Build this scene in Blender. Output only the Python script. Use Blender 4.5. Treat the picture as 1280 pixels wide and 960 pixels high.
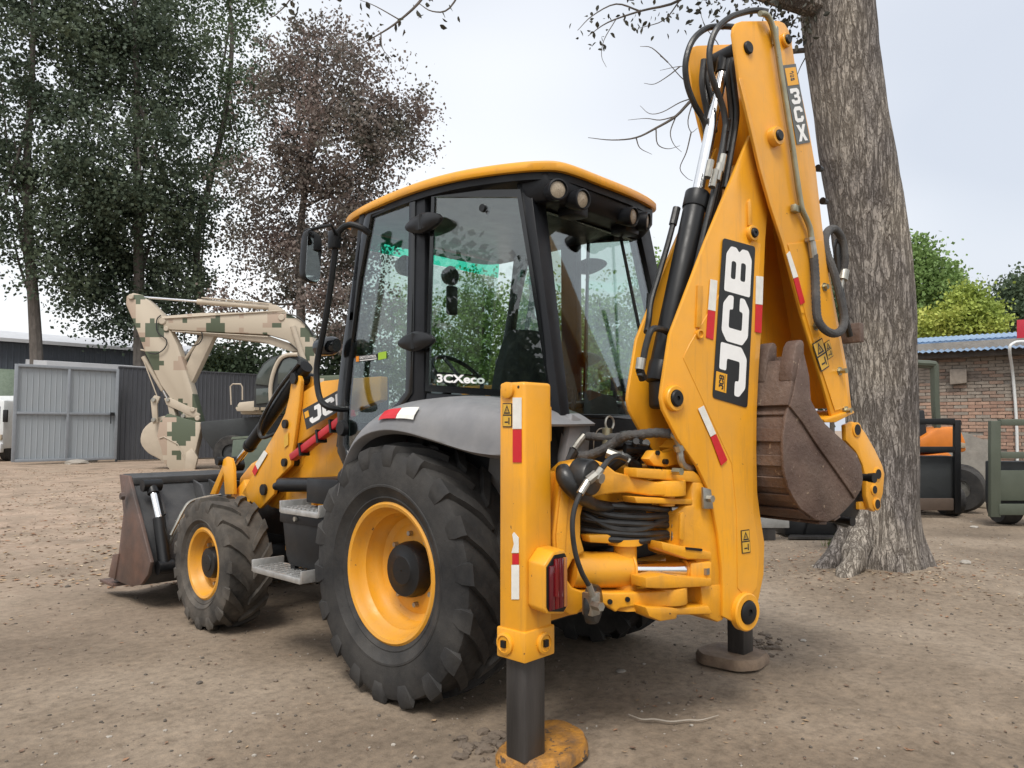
import bpy, bmesh, math, random
import numpy as np
from mathutils import Vector as V, Matrix
R = math.radians
scene = bpy.context.scene
for o in list(bpy.data.objects): bpy.data.objects.remove(o)
# ------------------------------------------------------------------ camera
# world frame = the backhoe loader's own frame: rear axle on the ground at the origin, forward +Y, right +X
CAM = V((-3.5556, -3.3011, 1.4808)); YAW, PIT, FPX = 0.8194, 0.0595, 927.13
FW = V((math.sin(YAW)*math.cos(PIT), math.cos(YAW)*math.cos(PIT), math.sin(PIT)))
RT = V((math.cos(YAW), -math.sin(YAW), 0)); UP = RT.cross(FW)
cd = bpy.data.cameras.new('camera'); co = bpy.data.objects.new('camera', cd); scene.collection.objects.link(co)
co.matrix_world = Matrix(((RT.x, UP.x, -FW.x, CAM.x), (RT.y, UP.y, -FW.y, CAM.y), (RT.z, UP.z, -FW.z, CAM.z), (0, 0, 0, 1)))
cd.sensor_width = 36; cd.lens = 36*FPX/1280; cd.clip_start = .05; cd.clip_end = 2000
scene.camera = co
# ------------------------------------------------------------------ sky: bright overcast over a hazy daylight sky
SUN_EL, SUN_AZ = R(56), R(238)           # azimuth clockwise from +Y: behind the photographer, a little to the right
world = bpy.data.worlds.new('World'); scene.world = world; world.use_nodes = True
nt = world.node_tree; nt.nodes.clear()
wo = nt.nodes.new('ShaderNodeOutputWorld'); b1 = nt.nodes.new('ShaderNodeBackground'); b2 = nt.nodes.new('ShaderNodeBackground')
sky = nt.nodes.new('ShaderNodeTexSky'); sky.sky_type = 'NISHITA'; sky.sun_disc = False
sky.sun_elevation = SUN_EL; sky.sun_rotation = SUN_AZ; sky.dust_density = 4; sky.air_density = 1.5
b1.inputs[1].default_value = .09
nt.links.new(sky.outputs[0], b1.inputs[0])
tcw = nt.nodes.new('ShaderNodeTexCoord'); nz = nt.nodes.new('ShaderNodeTexNoise'); cr = nt.nodes.new('ShaderNodeValToRGB')
nz.inputs['Scale'].default_value = .9; nz.inputs['Detail'].default_value = 3; nz.inputs['Roughness'].default_value = .45
mpw = nt.nodes.new('ShaderNodeMapping'); mpw.inputs['Location'].default_value = (3.3, 8.1, 4.2); mpw.inputs['Scale'].default_value = (1, 1, 1.6)
nt.links.new(tcw.outputs['Generated'], mpw.inputs[0]); nt.links.new(mpw.outputs[0], nz.inputs[0])
cr.color_ramp.elements[0].position = .36; cr.color_ramp.elements[0].color = (.41, .435, .485, 1)
cr.color_ramp.elements[1].position = .62; cr.color_ramp.elements[1].color = (.67, .675, .68, 1)
nt.links.new(nz.outputs[0], cr.inputs[0]); nt.links.new(cr.outputs[0], b2.inputs[0]); b2.inputs[1].default_value = 1.0
mx = nt.nodes.new('ShaderNodeMixShader'); mx.inputs[0].default_value = .86
nt.links.new(b1.outputs[0], mx.inputs[1]); nt.links.new(b2.outputs[0], mx.inputs[2]); nt.links.new(mx.outputs[0], wo.inputs[0])
sl = bpy.data.lights.new('sun', 'SUN'); sl.energy = 1.5; sl.angle = R(20); sl.color = (1, .96, .9)
so = bpy.data.objects.new('sun', sl); scene.collection.objects.link(so)
sd = V((math.sin(SUN_AZ)*math.cos(SUN_EL), math.cos(SUN_AZ)*math.cos(SUN_EL), math.sin(SUN_EL)))
so.rotation_euler = sd.to_track_quat('Z', 'Y').to_euler(); so.location = sd*30
scene.view_settings.view_transform = 'Standard'; scene.view_settings.look = 'None'
scene.view_settings.gamma = 1; scene.view_settings.exposure = 0.90; scene.view_settings.use_curve_mapping = False
scene.render.engine = 'CYCLES'; scene.cycles.transparent_max_bounces = 24; scene.cycles.max_bounces = 8
# ------------------------------------------------------------------ measuring: a sight line meets a known plane of the place
def ray(px, py): return FW + RT*((px-640)/FPX) - UP*((py-480)/FPX)
def at(px, py, ax, val):
    d = ray(px, py); i = 'xyz'.index(ax); return CAM + d*((val-CAM[i])/d[i])
def dep(px, py, D): return CAM + ray(px, py)*D
def ground(px, D):                       # point on the ground under a sight line, D metres away along the view
    p = CAM + FW.xy.to_3d().normalized()*0; q = dep(px, 535, D); return V((q.x, q.y, 0))
BETA = R(12); BO = at(930, 765, 'y', -1.55); BN = V((math.sin(BETA), math.cos(BETA), 0)); BU = V((math.cos(BETA), -math.sin(BETA), 0))
def bq(px, py, off=0.0):                 # on the backhoe's slewed boom plane, off metres towards the cab
    d = ray(px, py); return CAM + d*(((BO + BN*off - CAM).dot(BN))/d.dot(BN))
# ------------------------------------------------------------------ mesh helpers
def spline(pts, k=6, closed=False):
    pts = [V(p) for p in pts]; n = len(pts); out = []
    rng = n if closed else n-1
    for i in range(rng):
        if closed: p0, p1, p2, p3 = pts[i-1], pts[i], pts[(i+1) % n], pts[(i+2) % n]
        else: p1, p2 = pts[i], pts[i+1]; p0 = pts[i-1] if i > 0 else p1*2-p2; p3 = pts[i+2] if i+2 < n else p2*2-p1
        for j in range(k):
            t = j/k
            out.append(.5*((2*p1)+(p2-p0)*t+(2*p0-5*p1+4*p2-p3)*t*t+(3*p1-p0-3*p2+p3)*t**3))
    if not closed: out.append(pts[-1])
    return out
class S:
    def __init__(s): s.bm = bmesh.new()
    def face(s, pts):
        return s.bm.faces.new([s.bm.verts.new(p) for p in pts])
    def prism(s, pts, vec):
        vec = V(vec); a = [s.bm.verts.new(p) for p in pts]; b = [s.bm.verts.new(V(p)+vec) for p in pts]; n = len(a)
        s.bm.faces.new(a); s.bm.faces.new(b[::-1])
        for i in range(n): s.bm.faces.new((a[i], b[i], b[(i+1) % n], a[(i+1) % n]))
        return s
    def hexa(s, q0, q1):                 # two quads joined
        a = [s.bm.verts.new(p) for p in q0]; b = [s.bm.verts.new(p) for p in q1]
        s.bm.faces.new(a); s.bm.faces.new(b[::-1])
        for i in range(4): s.bm.faces.new((a[i], b[i], b[(i+1) % 4], a[(i+1) % 4]))
        return s
    def ring(s, outer, inner, vec):
        n = len(outer); vec = V(vec)
        for i in range(n):
            j = (i+1) % n; pass
        vo = [s.bm.verts.new(p) for p in outer]; vi = [s.bm.verts.new(p) for p in inner]
        wo_ = [s.bm.verts.new(V(p)+vec) for p in outer]; wi = [s.bm.verts.new(V(p)+vec) for p in inner]
        for i in range(n):
            j = (i+1) % n; f = s.bm.faces.new
            f((vo[i], vo[j], vi[j], vi[i])); f((wo_[i], wi[i], wi[j], wo_[j])); f((vo[i], wo_[i], wo_[j], vo[j])); f((vi[i], vi[j], wi[j], wi[i]))
        return s
    def box(s, c, d, rot=None):
        c = V(c); x, y, z = d[0]/2, d[1]/2, d[2]/2; q = [V(p) for p in ((-x,-y,-z),(x,-y,-z),(x,y,-z),(-x,y,-z),(-x,-y,z),(x,-y,z),(x,y,z),(-x,y,z))]
        if rot is not None: q = [rot @ p for p in q]
        v = [s.bm.verts.new(c+p) for p in q]
        for f in ((0,3,2,1),(4,5,6,7),(0,1,5,4),(1,2,6,5),(2,3,7,6),(3,0,4,7)): s.bm.faces.new([v[i] for i in f])
        return s
    def bb(s, p0, p1): return s.box([(a+b)/2 for a, b in zip(p0, p1)], [abs(b-a) for a, b in zip(p0, p1)])
    def bar(s, p0, p1, w, h, up=(0, 0, 1)):
        p0, p1 = V(p0), V(p1); d = (p1-p0).normalized(); x = d.cross(V(up)); x = x.normalized() if x.length > 1e-4 else V((1, 0, 0)); y = x.cross(d)
        q = lambda p: [p+x*w/2+y*h/2, p-x*w/2+y*h/2, p-x*w/2-y*h/2, p+x*w/2-y*h/2]
        return s.hexa(q(p0), q(p1))
    def loops(s, L, cap=True, closed=False):
        vs = [[s.bm.verts.new(p) for p in l] for l in L]; n = len(vs[0])
        for k in range(len(vs)-1):
            for i in range(n): s.bm.faces.new((vs[k][i], vs[k][(i+1) % n], vs[k+1][(i+1) % n], vs[k+1][i]))
        if closed:
            for i in range(n): s.bm.faces.new((vs[-1][i], vs[-1][(i+1) % n], vs[0][(i+1) % n], vs[0][i]))
        elif cap: s.bm.faces.new(vs[0][::-1]); s.bm.faces.new(vs[-1])
        return s
    def cyl(s, p0, p1, r0, r1=None, n=18):
        return s.tube([p0, p1], [r0, r0 if r1 is None else r1], n)
    def tube(s, pts, r, n=10, cap=True):
        pts = [V(p) for p in pts]; m = len(pts); rs = list(r) if isinstance(r, (list, tuple)) else [r]*m
        T = [(pts[min(i+1, m-1)]-pts[max(i-1, 0)]).normalized() for i in range(m)]
        a = T[0].cross(V((0, 0, 1))); a = a if a.length > .05 else T[0].cross(V((0, 1, 0))); a.normalize(); L = []
        for i in range(m):
            a = (a - T[i]*a.dot(T[i])).normalized(); b = T[i].cross(a)
            L.append([pts[i]+(a*math.cos(2*math.pi*k/n)+b*math.sin(2*math.pi*k/n))*rs[i] for k in range(n)])
        return s.loops(L, cap)
    def lathe(s, prof, o, ax, n=32, cap=False):
        o, ax = V(o), V(ax).normalized(); a = ax.cross(V((0, 0, 1))); a = a if a.length > .05 else ax.cross(V((0, 1, 0))); a.normalize(); b = ax.cross(a)
        return s.loops([[o+ax*h+(a*math.cos(2*math.pi*k/n)+b*math.sin(2*math.pi*k/n))*r for k in range(n)] for r, h in prof], cap)
    def sheet(s, rows):
        g = [[s.bm.verts.new(p) for p in r] for r in rows]
        for i in range(len(g)-1):
            for j in range(len(g[0])-1): s.bm.faces.new((g[i][j], g[i][j+1], g[i+1][j+1], g[i+1][j]))
        return s
    def thick(s, t):
        bmesh.ops.recalc_face_normals(s.bm, faces=s.bm.faces[:]); bmesh.ops.solidify(s.bm, geom=s.bm.faces[:], thickness=t); return s
    def bev(s, w, seg=2, ang=35):
        bmesh.ops.remove_doubles(s.bm, verts=s.bm.verts[:], dist=1e-5)
        bmesh.ops.recalc_face_normals(s.bm, faces=s.bm.faces[:])
        e = [e for e in s.bm.edges if len(e.link_faces) == 2 and e.calc_face_angle(0) > R(ang)]
        if e: bmesh.ops.bevel(s.bm, geom=e, offset=w, segments=seg, affect='EDGES', profile=.5, clamp_overlap=True)
        return s
    def fill(s, loops3):                 # flat outline with holes
        ed = []
        for l in loops3:
            vs = [s.bm.verts.new(p) for p in l]
            ed += [s.bm.edges.new((vs[i], vs[(i+1) % len(vs)])) for i in range(len(vs))]
        bmesh.ops.triangle_fill(s.bm, edges=ed, use_beauty=True); return s
    def out(s, name, mat, parent=None, smooth=35, org=None, recalc=True):
        if recalc: bmesh.ops.recalc_face_normals(s.bm, faces=s.bm.faces[:])
        me = bpy.data.meshes.new(name)
        if org is not None: bmesh.ops.translate(s.bm, verts=s.bm.verts[:], vec=-V(org))
        s.bm.to_mesh(me); s.bm.free()
        if smooth:
            me.polygons.foreach_set('use_smooth', [True]*len(me.polygons)); me.set_sharp_from_angle(angle=R(smooth))
        return link(name, me, mat, parent, org)
def link(name, me, mat, parent=None, org=None):
    o = bpy.data.objects.new(name, me); scene.collection.objects.link(o)
    if me is not None and mat is not None: me.materials.append(mat)
    if org is not None: o.location = V(org)
    if parent is not None:
        o.parent = parent
        if org is not None:
            w = V((0, 0, 0)); q = parent
            while q is not None: w += q.location; q = q.parent
            o.location = V(org)-w
        else:
            w = V((0, 0, 0)); q = parent
            while q is not None: w += q.location; q = q.parent
            o.location = -w
    return o
def tag(o, label, cat, group=None, kind=None):
    if label: o['label'] = label
    if cat: o['category'] = cat
    if group: o['group'] = group
    if kind: o['kind'] = kind
    return o
def thing(name, label, cat, loc=(0, 0, 0), group=None):
    o = bpy.data.objects.new(name, None); o.empty_display_size = .2; scene.collection.objects.link(o); o.location = V(loc)
    return tag(o, label, cat, group)
def rounded(poly, r, k=4):               # 2-D polygon with rounded corners
    n = len(poly); out = []
    for i in range(n):
        p0, p, p1 = V(poly[i-1]).to_3d(), V(poly[i]).to_3d(), V(poly[(i+1) % n]).to_3d()
        a, b = p0-p, p1-p; d = min(r, a.length*.49, b.length*.49); s0, s1 = p+a.normalized()*d, p+b.normalized()*d
        for j in range(k+1):
            t = j/k; q = s0*(1-t)**2+p*2*t*(1-t)+s1*t*t; out.append((q.x, q.y))
    return out
# ------------------------------------------------------------------ materials
def pm(name, col, rough=.5, metal=0., var=0., vscale=6., col2=None, c2amt=0., c2scale=3., bump=0., bscale=40., coat=0., spots=None, spec=.5, stretch=None, streak=0.):
    m = bpy.data.materials.new(name); m.use_nodes = True; n = m.node_tree.nodes; l = m.node_tree.links; p = n['Principled BSDF']
    p.inputs['Roughness'].default_value = rough; p.inputs['Metallic'].default_value = metal; p.inputs['Coat Weight'].default_value = coat; p.inputs['Coat Roughness'].default_value = .25
    p.inputs['Specular IOR Level'].default_value = spec
    p.inputs['Base Color'].default_value = (*col, 1)
    tc = n.new('ShaderNodeTexCoord'); src = tc.outputs['Object']
    if stretch:
        mp = n.new('ShaderNodeMapping'); mp.inputs['Scale'].default_value = stretch; l.new(src, mp.inputs[0]); src = mp.outputs[0]
    def noise(sc, det=5, ro=.6):
        t = n.new('ShaderNodeTexNoise'); t.inputs['Scale'].default_value = sc; t.inputs['Detail'].default_value = det; t.inputs['Roughness'].default_value = ro; l.new(src, t.inputs['Vector']); return t.outputs[0]
    def mrange(x, a, b, c, d):
        t = n.new('ShaderNodeMapRange'); t.inputs[1].default_value = a; t.inputs[2].default_value = b; t.inputs[3].default_value = c; t.inputs[4].default_value = d; l.new(x, t.inputs[0]); return t.outputs[0]
    def mix(f, a, b, bt='MIX'):
        t = n.new('ShaderNodeMix'); t.data_type = 'RGBA'; t.blend_type = bt
        if isinstance(f, float): t.inputs[0].default_value = f
        else: l.new(f, t.inputs[0])
        for i, x in ((6, a), (7, b)):
            if isinstance(x, tuple): t.inputs[i].default_value = (*x, 1)
            else: l.new(x, t.inputs[i])
        return t.outputs[2]
    c = tuple(col)
    if col2: c = mix(mrange(noise(c2scale, 8, .62), .5-.22*min(1, .3+c2amt), .72, 0., min(1, c2amt)), c, tuple(col2))
    if var: c = mix(1.0, c, mix(mrange(noise(vscale), .25, .75, 0., 1.), (1-var,)*3, (1+var*.6,)*3), 'MULTIPLY')
    if streak:
        mp2 = n.new('ShaderNodeMapping'); mp2.inputs['Scale'].default_value = (9, 9, .8); l.new(tc.outputs['Object'], mp2.inputs[0])
        t2 = n.new('ShaderNodeTexNoise'); t2.inputs['Scale'].default_value = 2.2; t2.inputs['Detail'].default_value = 6; t2.inputs['Roughness'].default_value = .7; l.new(mp2.outputs[0], t2.inputs['Vector'])
        c = mix(mrange(t2.outputs[0], .54, .74, 0., streak), c, (.30, .17, .06))
    if spots: c = mix(mrange(noise(spots[1], 3, .7), spots[2], spots[2]+.03, 0., 1.), c, tuple(spots[0]))
    if not isinstance(c, tuple): l.new(c, p.inputs['Base Color'])
    if var or col2: l.new(mrange(noise(vscale*1.7), .3, .7, max(.02, rough-.1), min(1, rough+.12)), p.inputs['Roughness'])
    if bump:
        b = n.new('ShaderNodeBump'); b.inputs['Strength'].default_value = bump; b.inputs['Distance'].default_value = .02; l.new(noise(bscale, 6, .65), b.inputs['Height']); l.new(b.outputs[0], p.inputs['Normal'])
    return m
def glassmat(name, tint, refl=1.0, rough=0.0):
    m = bpy.data.materials.new(name); m.use_nodes = True; n = m.node_tree.nodes; l = m.node_tree.links; n.clear()
    o = n.new('ShaderNodeOutputMaterial'); t = n.new('ShaderNodeBsdfTransparent'); g = n.new('ShaderNodeBsdfGlossy'); x = n.new('ShaderNodeMixShader')
    f = n.new('ShaderNodeLayerWeight'); f.inputs[0].default_value = .5
    pw = n.new('ShaderNodeMath'); pw.operation = 'POWER'; pw.inputs[1].default_value = 4.2; ma = n.new('ShaderNodeMath'); ma.operation = 'MULTIPLY_ADD'; ma.inputs[1].default_value = .9; ma.inputs[2].default_value = .09*refl
    l.new(f.outputs['Facing'], pw.inputs[0]); l.new(pw.outputs[0], ma.inputs[0])
    t.inputs[0].default_value = (*tint, 1); g.inputs['Roughness'].default_value = rough; g.inputs[0].default_value = (.95, .97, 1, 1)
    l.new(ma.outputs[0], x.inputs[0]); l.new(t.outputs[0], x.inputs[1]); l.new(g.outputs[0], x.inputs[2]); l.new(x.outputs[0], o.inputs[0]); return m
YEL = (.80, .352, .011)
m_yel = pm('yellow_paint', YEL, .38, var=.12, vscale=2.2, col2=(.46, .26, .08), c2amt=.38, c2scale=3.2, bump=.04, bscale=90, coat=.15, spots=((.13, .06, .03), 30, .712), streak=.40)
m_yel_worn = pm('worn_yellow_paint', YEL, .42, var=.16, vscale=4, col2=(.30, .16, .05), c2amt=.42, c2scale=5, bump=.12, bscale=60, spots=((.07, .04, .025), 30, .70), streak=.25)
m_foot = pm('rusted_yellow_foot', (.62, .27, .02), .7, var=.4, vscale=9, col2=(.15, .09, .05), c2amt=1., c2scale=12, bump=.6, bscale=44, spots=((.09, .06, .04), 16, .60))
m_foot2 = pm('muddy_foot', (.26, .19, .13), .85, var=.3, vscale=9, col2=(.12, .08, .06), c2amt=.8, c2scale=8, bump=.4, bscale=40)
m_rim = pm('dusty_yellow_rim', YEL, .42, var=.14, vscale=5, col2=(.36, .22, .09), c2amt=.6, c2scale=5, bump=.05, bscale=60, spots=((.10, .06, .04), 24, .70), streak=.3)
m_blk = pm('black_satin', (.008, .0085, .0095), .42, var=.15, vscale=5, bump=.02, bscale=120, spec=.35)
m_cab = pm('cab_charcoal', (.0095, .0105, .013), .40, var=.15, vscale=4, col2=(.04, .04, .04), c2amt=.12, c2scale=5, bump=.02, bscale=140, spec=.25)
m_gloss = pm('black_gloss', (.006, .007, .008), .12, spec=.6)
m_fender = pm('grey_plastic_fender', (.165, .168, .178), .48, var=.16, vscale=5, col2=(.30, .29, .28), c2amt=.5, c2scale=4, bump=.05, bscale=70)
m_tyre = pm('dusty_tyre_rubber', (.0125, .0132, .0150), .74, var=.3, vscale=6, col2=(.085, .079, .071), c2amt=.62, c2scale=3.5, bump=.22, bscale=26, spec=.35)
m_tyre2 = pm('worn_tyre_rubber', (.020, .020, .020), .78, var=.3, vscale=8, col2=(.15, .13, .108), c2amt=.8, c2scale=5, bump=.2, bscale=34, spec=.35)
m_hose = pm('hose_rubber', (.010, .0105, .011), .36, var=.2, vscale=12, col2=(.09, .085, .08), c2amt=.3, c2scale=9, bump=.08, bscale=60)
m_wrap = pm('hose_sleeve', (.045, .045, .047), .75, var=.3, vscale=20, col2=(.14, .13, .115), c2amt=.5, c2scale=14, bump=.35, bscale=110)
m_chrome = pm('chrome_rod', (.78, .79, .80), .10, metal=1., var=.06, vscale=14)
m_steel = pm('zinc_steel', (.42, .41, .37), .38, metal=.85, var=.2, vscale=20, col2=(.2, .18, .15), c2amt=.35, c2scale=12)
m_pipe = pm('olive_zinc_pipe', (.36, .34, .24), .34, metal=.8, var=.2, vscale=10, col2=(.2, .18, .12), c2amt=.4, c2scale=9)
m_alu = pm('worn_aluminium', (.50, .50, .49), .42, metal=.6, var=.25, vscale=18, col2=(.25, .23, .2), c2amt=.4, c2scale=10, bump=.1, bscale=60)
m_rust = pm('rusty_bucket_steel', (.095, .055, .043), .60, var=.4, vscale=4, col2=(.19, .135, .105), c2amt=1., c2scale=3.2, bump=.4, bscale=40, spots=((.27, .20, .145), 20, .66), metal=.15, streak=.0)
m_fbuck = pm('dark_bucket_paint', (.035, .037, .040), .5, var=.2, vscale=4, col2=(.10, .095, .09), c2amt=.45, c2scale=4, bump=.08, bscale=50)
m_fbuck2 = pm('rust_worn_bucket_side', (.050, .046, .044), .55, var=.3, vscale=4, col2=(.16, .085, .06), c2amt=1., c2scale=3.0, bump=.15, bscale=50)
m_leg = pm('greasy_black_leg', (.012, .0125, .0135), .36, var=.4, vscale=5, col2=(.11, .10, .095), c2amt=.55, c2scale=7, bump=.12, bscale=50, stretch=(1, 1, .12))
m_white = pm('white_print', (.80, .80, .79), .5, var=.05, vscale=20)
m_wtape = pm('white_tape', (.72, .71, .66), .55, var=.12, vscale=25)
m_red = pm('red_tape', (.55, .012, .02), .4, var=.1, vscale=20)
m_redstrut = pm('red_strut', (.50, .02, .03), .4, var=.15, vscale=10)
m_decal = pm('black_decal', (.014, .015, .017), .35)
m_greydec = pm('grey_decal', (.10, .105, .10), .45)
m_sticker = pm('yellow_sticker', (.62, .36, .04), .45, var=.1, vscale=30)
m_glass = glassmat('cab_glass', (.84, .90, .875)); m_tint = glassmat('green_tint_glass', (.26, .93, .76))
m_lens = pm('dark_red_lens', (.10, .006, .012), .12, spec=.7); m_lens2 = pm('amber_lens', (.40, .16, .05), .15); m_lens3 = pm('bright_red_lens', (.15, .006, .008), .15)
m_lamp = pm('lamp_lens', (.36, .30, .22), .22, var=.35, vscale=120, bump=.2, bscale=300)
m_seat = pm('seat_fabric', (.020, .022, .025), .85, var=.2, vscale=10, bump=.1, bscale=200)
m_trim = pm('grey_cab_trim', (.18, .18, .18), .6, var=.1)
m_mirror = pm('mirror_glass', (.6, .62, .63), .04, metal=1.)
m_green = pm('lime_sticker', (.30, .48, .03), .5); m_or = pm('orange_sticker', (.75, .25, .02), .5)
m_olive_emb = pm('emblem_ochre', (.75, .36, .02), .4)
# ------------------------------------------------------------------ lettering
def glyph(ch):
    W = .26
    if ch == 'J': o = [[(.45, 1), (1, 1), (1, .22), (.80, 0), (.20, 0), (0, .22), (0, .40), (.30, .40), (.30, .26), (.70, .26), (.70, .74), (.45, .74)]]
    elif ch == 'C': o = [[(.20, 1), (.80, 1), (1, .80), (1, .62), (.70, .62), (.70, .75), (.30, .75), (.30, .25), (.70, .25), (.70, .38), (1, .38), (1, .20), (.80, 0), (.20, 0), (0, .20), (0, .80)]]
    elif ch == 'B': o = [[(0, 0), (.82, 0), (1, .16), (1, .40), (.90, .51), (1, .62), (1, .84), (.82, 1), (0, 1)], [(.30, .22), (.30, .41), (.68, .41), (.70, .36), (.70, .27), (.67, .22)], [(.30, .60), (.30, .78), (.66, .78), (.69, .74), (.69, .65), (.66, .60)]]
    elif ch == '3': o = [[(0, 1), (.82, 1), (1, .84), (1, .62), (.88, .51), (1, .40), (1, .16), (.82, 0), (.18, 0), (0, .16), (0, .32), (.30, .32), (.34, .23), (.66, .23), (.70, .30), (.70, .36), (.64, .41), (.36, .41), (.36, .60), (.64, .60), (.69, .66), (.66, .77), (.34, .77), (.30, .70), (0, .70)]]
    elif ch == 'X': o = [[(0, 1), (.32, 1), (.5, .70), (.68, 1), (1, 1), (.68, .5), (1, 0), (.68, 0), (.5, .30), (.32, 0), (0, 0), (.32, .5)]]
    elif ch == '-': o = [[(0, 0), (1, 0), (1, 1), (0, 1)]]
    return [rounded(p, .05, 2) if ch != 'X' else p for p in o]
def quadmap(q):                          # q: bl, br, tr, tl -> (u,v)
    bl, br, tr, tl = [V(p) for p in q]
    return lambda u, v: bl*(1-u)*(1-v)+br*u*(1-v)+tr*u*v+tl*(1-u)*v
def qnorm(q): return (V(q[1])-V(q[0])).cross(V(q[3])-V(q[0])).normalized()
def decal(name, q, mat, parent, t=.003, lift=.002, r=0.):   # thin plate on a surface, facing the quad normal
    n = qnorm(q)
    if r:
        f = quadmap(q); w = (V(q[1])-V(q[0])).length; h = (V(q[3])-V(q[0])).length
        pts = [f(x/w, y/h) for x, y in rounded([(0, 0), (w, 0), (w, h), (0, h)], r)]
    else: pts = [V(p) for p in q]
    return S().prism([p+n*lift for p in pts], n*t).out(name, mat, parent, smooth=0)
def word(name, q, text, mat, parent, lift=.007, t=.002):    # custom block letters filling the quad
    f = quadmap(q); n = qnorm(q); s = S(); k = len(text); gap = .10
    w = 1/(k+gap*(k-1))
    for i, ch in enumerate(text):
        x0 = i*w*(1+gap)
        s.fill([[f(x0+u*w, v)+n*lift for u, v in l] for l in glyph(ch)])
    return s.out(name, mat, parent, smooth=0)
def print_text(name, q, text, mat, parent, lift=.006, bold=.02):   # ordinary lettering fitted to the quad
    cu = bpy.data.curves.new('lettering', 'FONT'); cu.body = text; cu.offset = bold; cu.resolution_u = 3
    ob = bpy.data.objects.new('lettering', cu); scene.collection.objects.link(ob)
    bpy.context.view_layer.update(); me = bpy.data.meshes.new_from_object(ob.evaluated_get(bpy.context.evaluated_depsgraph_get()))
    bpy.data.objects.remove(ob); bpy.data.curves.remove(cu)
    c = np.empty(len(me.vertices)*3); me.vertices.foreach_get('co', c); c = c.reshape(-1, 3)
    lo, hi = c.min(0), c.max(0); f = quadmap(q); n = qnorm(q)
    out = np.array([f((x-lo[0])/(hi[0]-lo[0]), (y-lo[1])/(hi[1]-lo[1]))+n*lift for x, y, z in c])
    me.vertices.foreach_set('co', out.ravel()); me.materials.clear(); me.update(); me.name = name
    return link(name, me, mat, parent)
# ================================================================== backhoe loader
BH = thing('backhoe_loader', 'large yellow backhoe loader standing on its stabiliser legs with its digging arm folded', 'backhoe loader', (0, 0, 0))
def mir(p): return V((-p[0], p[1], p[2]))
# ---- tyres and wheels
def tyre_mesh(Rt, W, rr, nl, lug, sweep, lw):
    s = S(); h = Rt-rr; base = Rt-lug
    prof = [(rr-.01, -.36*W), (rr+.03, -.42*W), (rr+.045, -.445*W), (rr+.052, -.440*W), (rr+.30*h, -.497*W), (rr+.31*h, -.506*W), (rr+.34*h, -.506*W), (rr+.35*h, -.499*W), (rr+.55*h, -.505*W), (base-.10*h, -.485*W), (base-.02*h, -.455*W), (base, -.40*W), (base+.012, 0),
            (base, .40*W), (base-.02*h, .455*W), (base-.10*h, .485*W), (rr+.55*h, .505*W), (rr+.35*h, .499*W), (rr+.34*h, .506*W), (rr+.31*h, .506*W), (rr+.30*h, .497*W), (rr+.052, .440*W), (rr+.045, .445*W), (rr+.03, .42*W), (rr-.01, .36*W)]
    s.lathe(prof, (0, 0, 0), (1, 0, 0), 64)
    rnd = random.Random(3)
    for sg in (-1, 1):
        for i in range(nl):
            ph0 = 2*math.pi*(i+(.5 if sg > 0 else 0))/nl; L = []
            path = [(.03, 1), (.16, 1.0), (.30, .995), (.41, .985), (.46, .965), (.48, .94), (.495, .90), (.503, .83)]
            jit = rnd.uniform(-.01, .01)
            for k, (x, f) in enumerate(path):
                tt = min(1, x/.47); a = ph0+jit+sweep*tt**.8; rt = rr+(Rt-rr)*f if k > 3 else Rt*f+(.006 if k == 1 else 0); 
                if k >= 4: rt = base+lug*(.80, .25, -.75, -2.0)[k-4]
                rb = base-.03 if k < 4 else rt-.04
                wd = lw*(1.0+.55*tt**2)/2*(1, 1, 1, 1, 1, 1.02, 1.0, .72)[k]; tw = wd*.78; xx = sg*x*W; xb = sg*min(x, .455)*W*(.985 if k < 4 else .93)
                xt = xx if k < 5 else sg*(.492, .505, .500)[k-5]*W
                P = lambda ang, r, x_: (x_, r*math.sin(ang), r*math.cos(ang))
                L.append([P(a-wd/Rt, rb, xb), P(a-tw/Rt, rt, xt), P(a+tw/Rt, rt, xt), P(a+wd/Rt, rb, xb)])
            s.loops(L)
    bmesh.ops.recalc_face_normals(s.bm, faces=s.bm.faces[:])
    me = bpy.data.meshes.new('tyre'); s.bm.to_mesh(me); s.bm.free()
    me.polygons.foreach_set('use_smooth', [True]*len(me.polygons)); me.set_sharp_from_angle(angle=R(38)); return me
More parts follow.
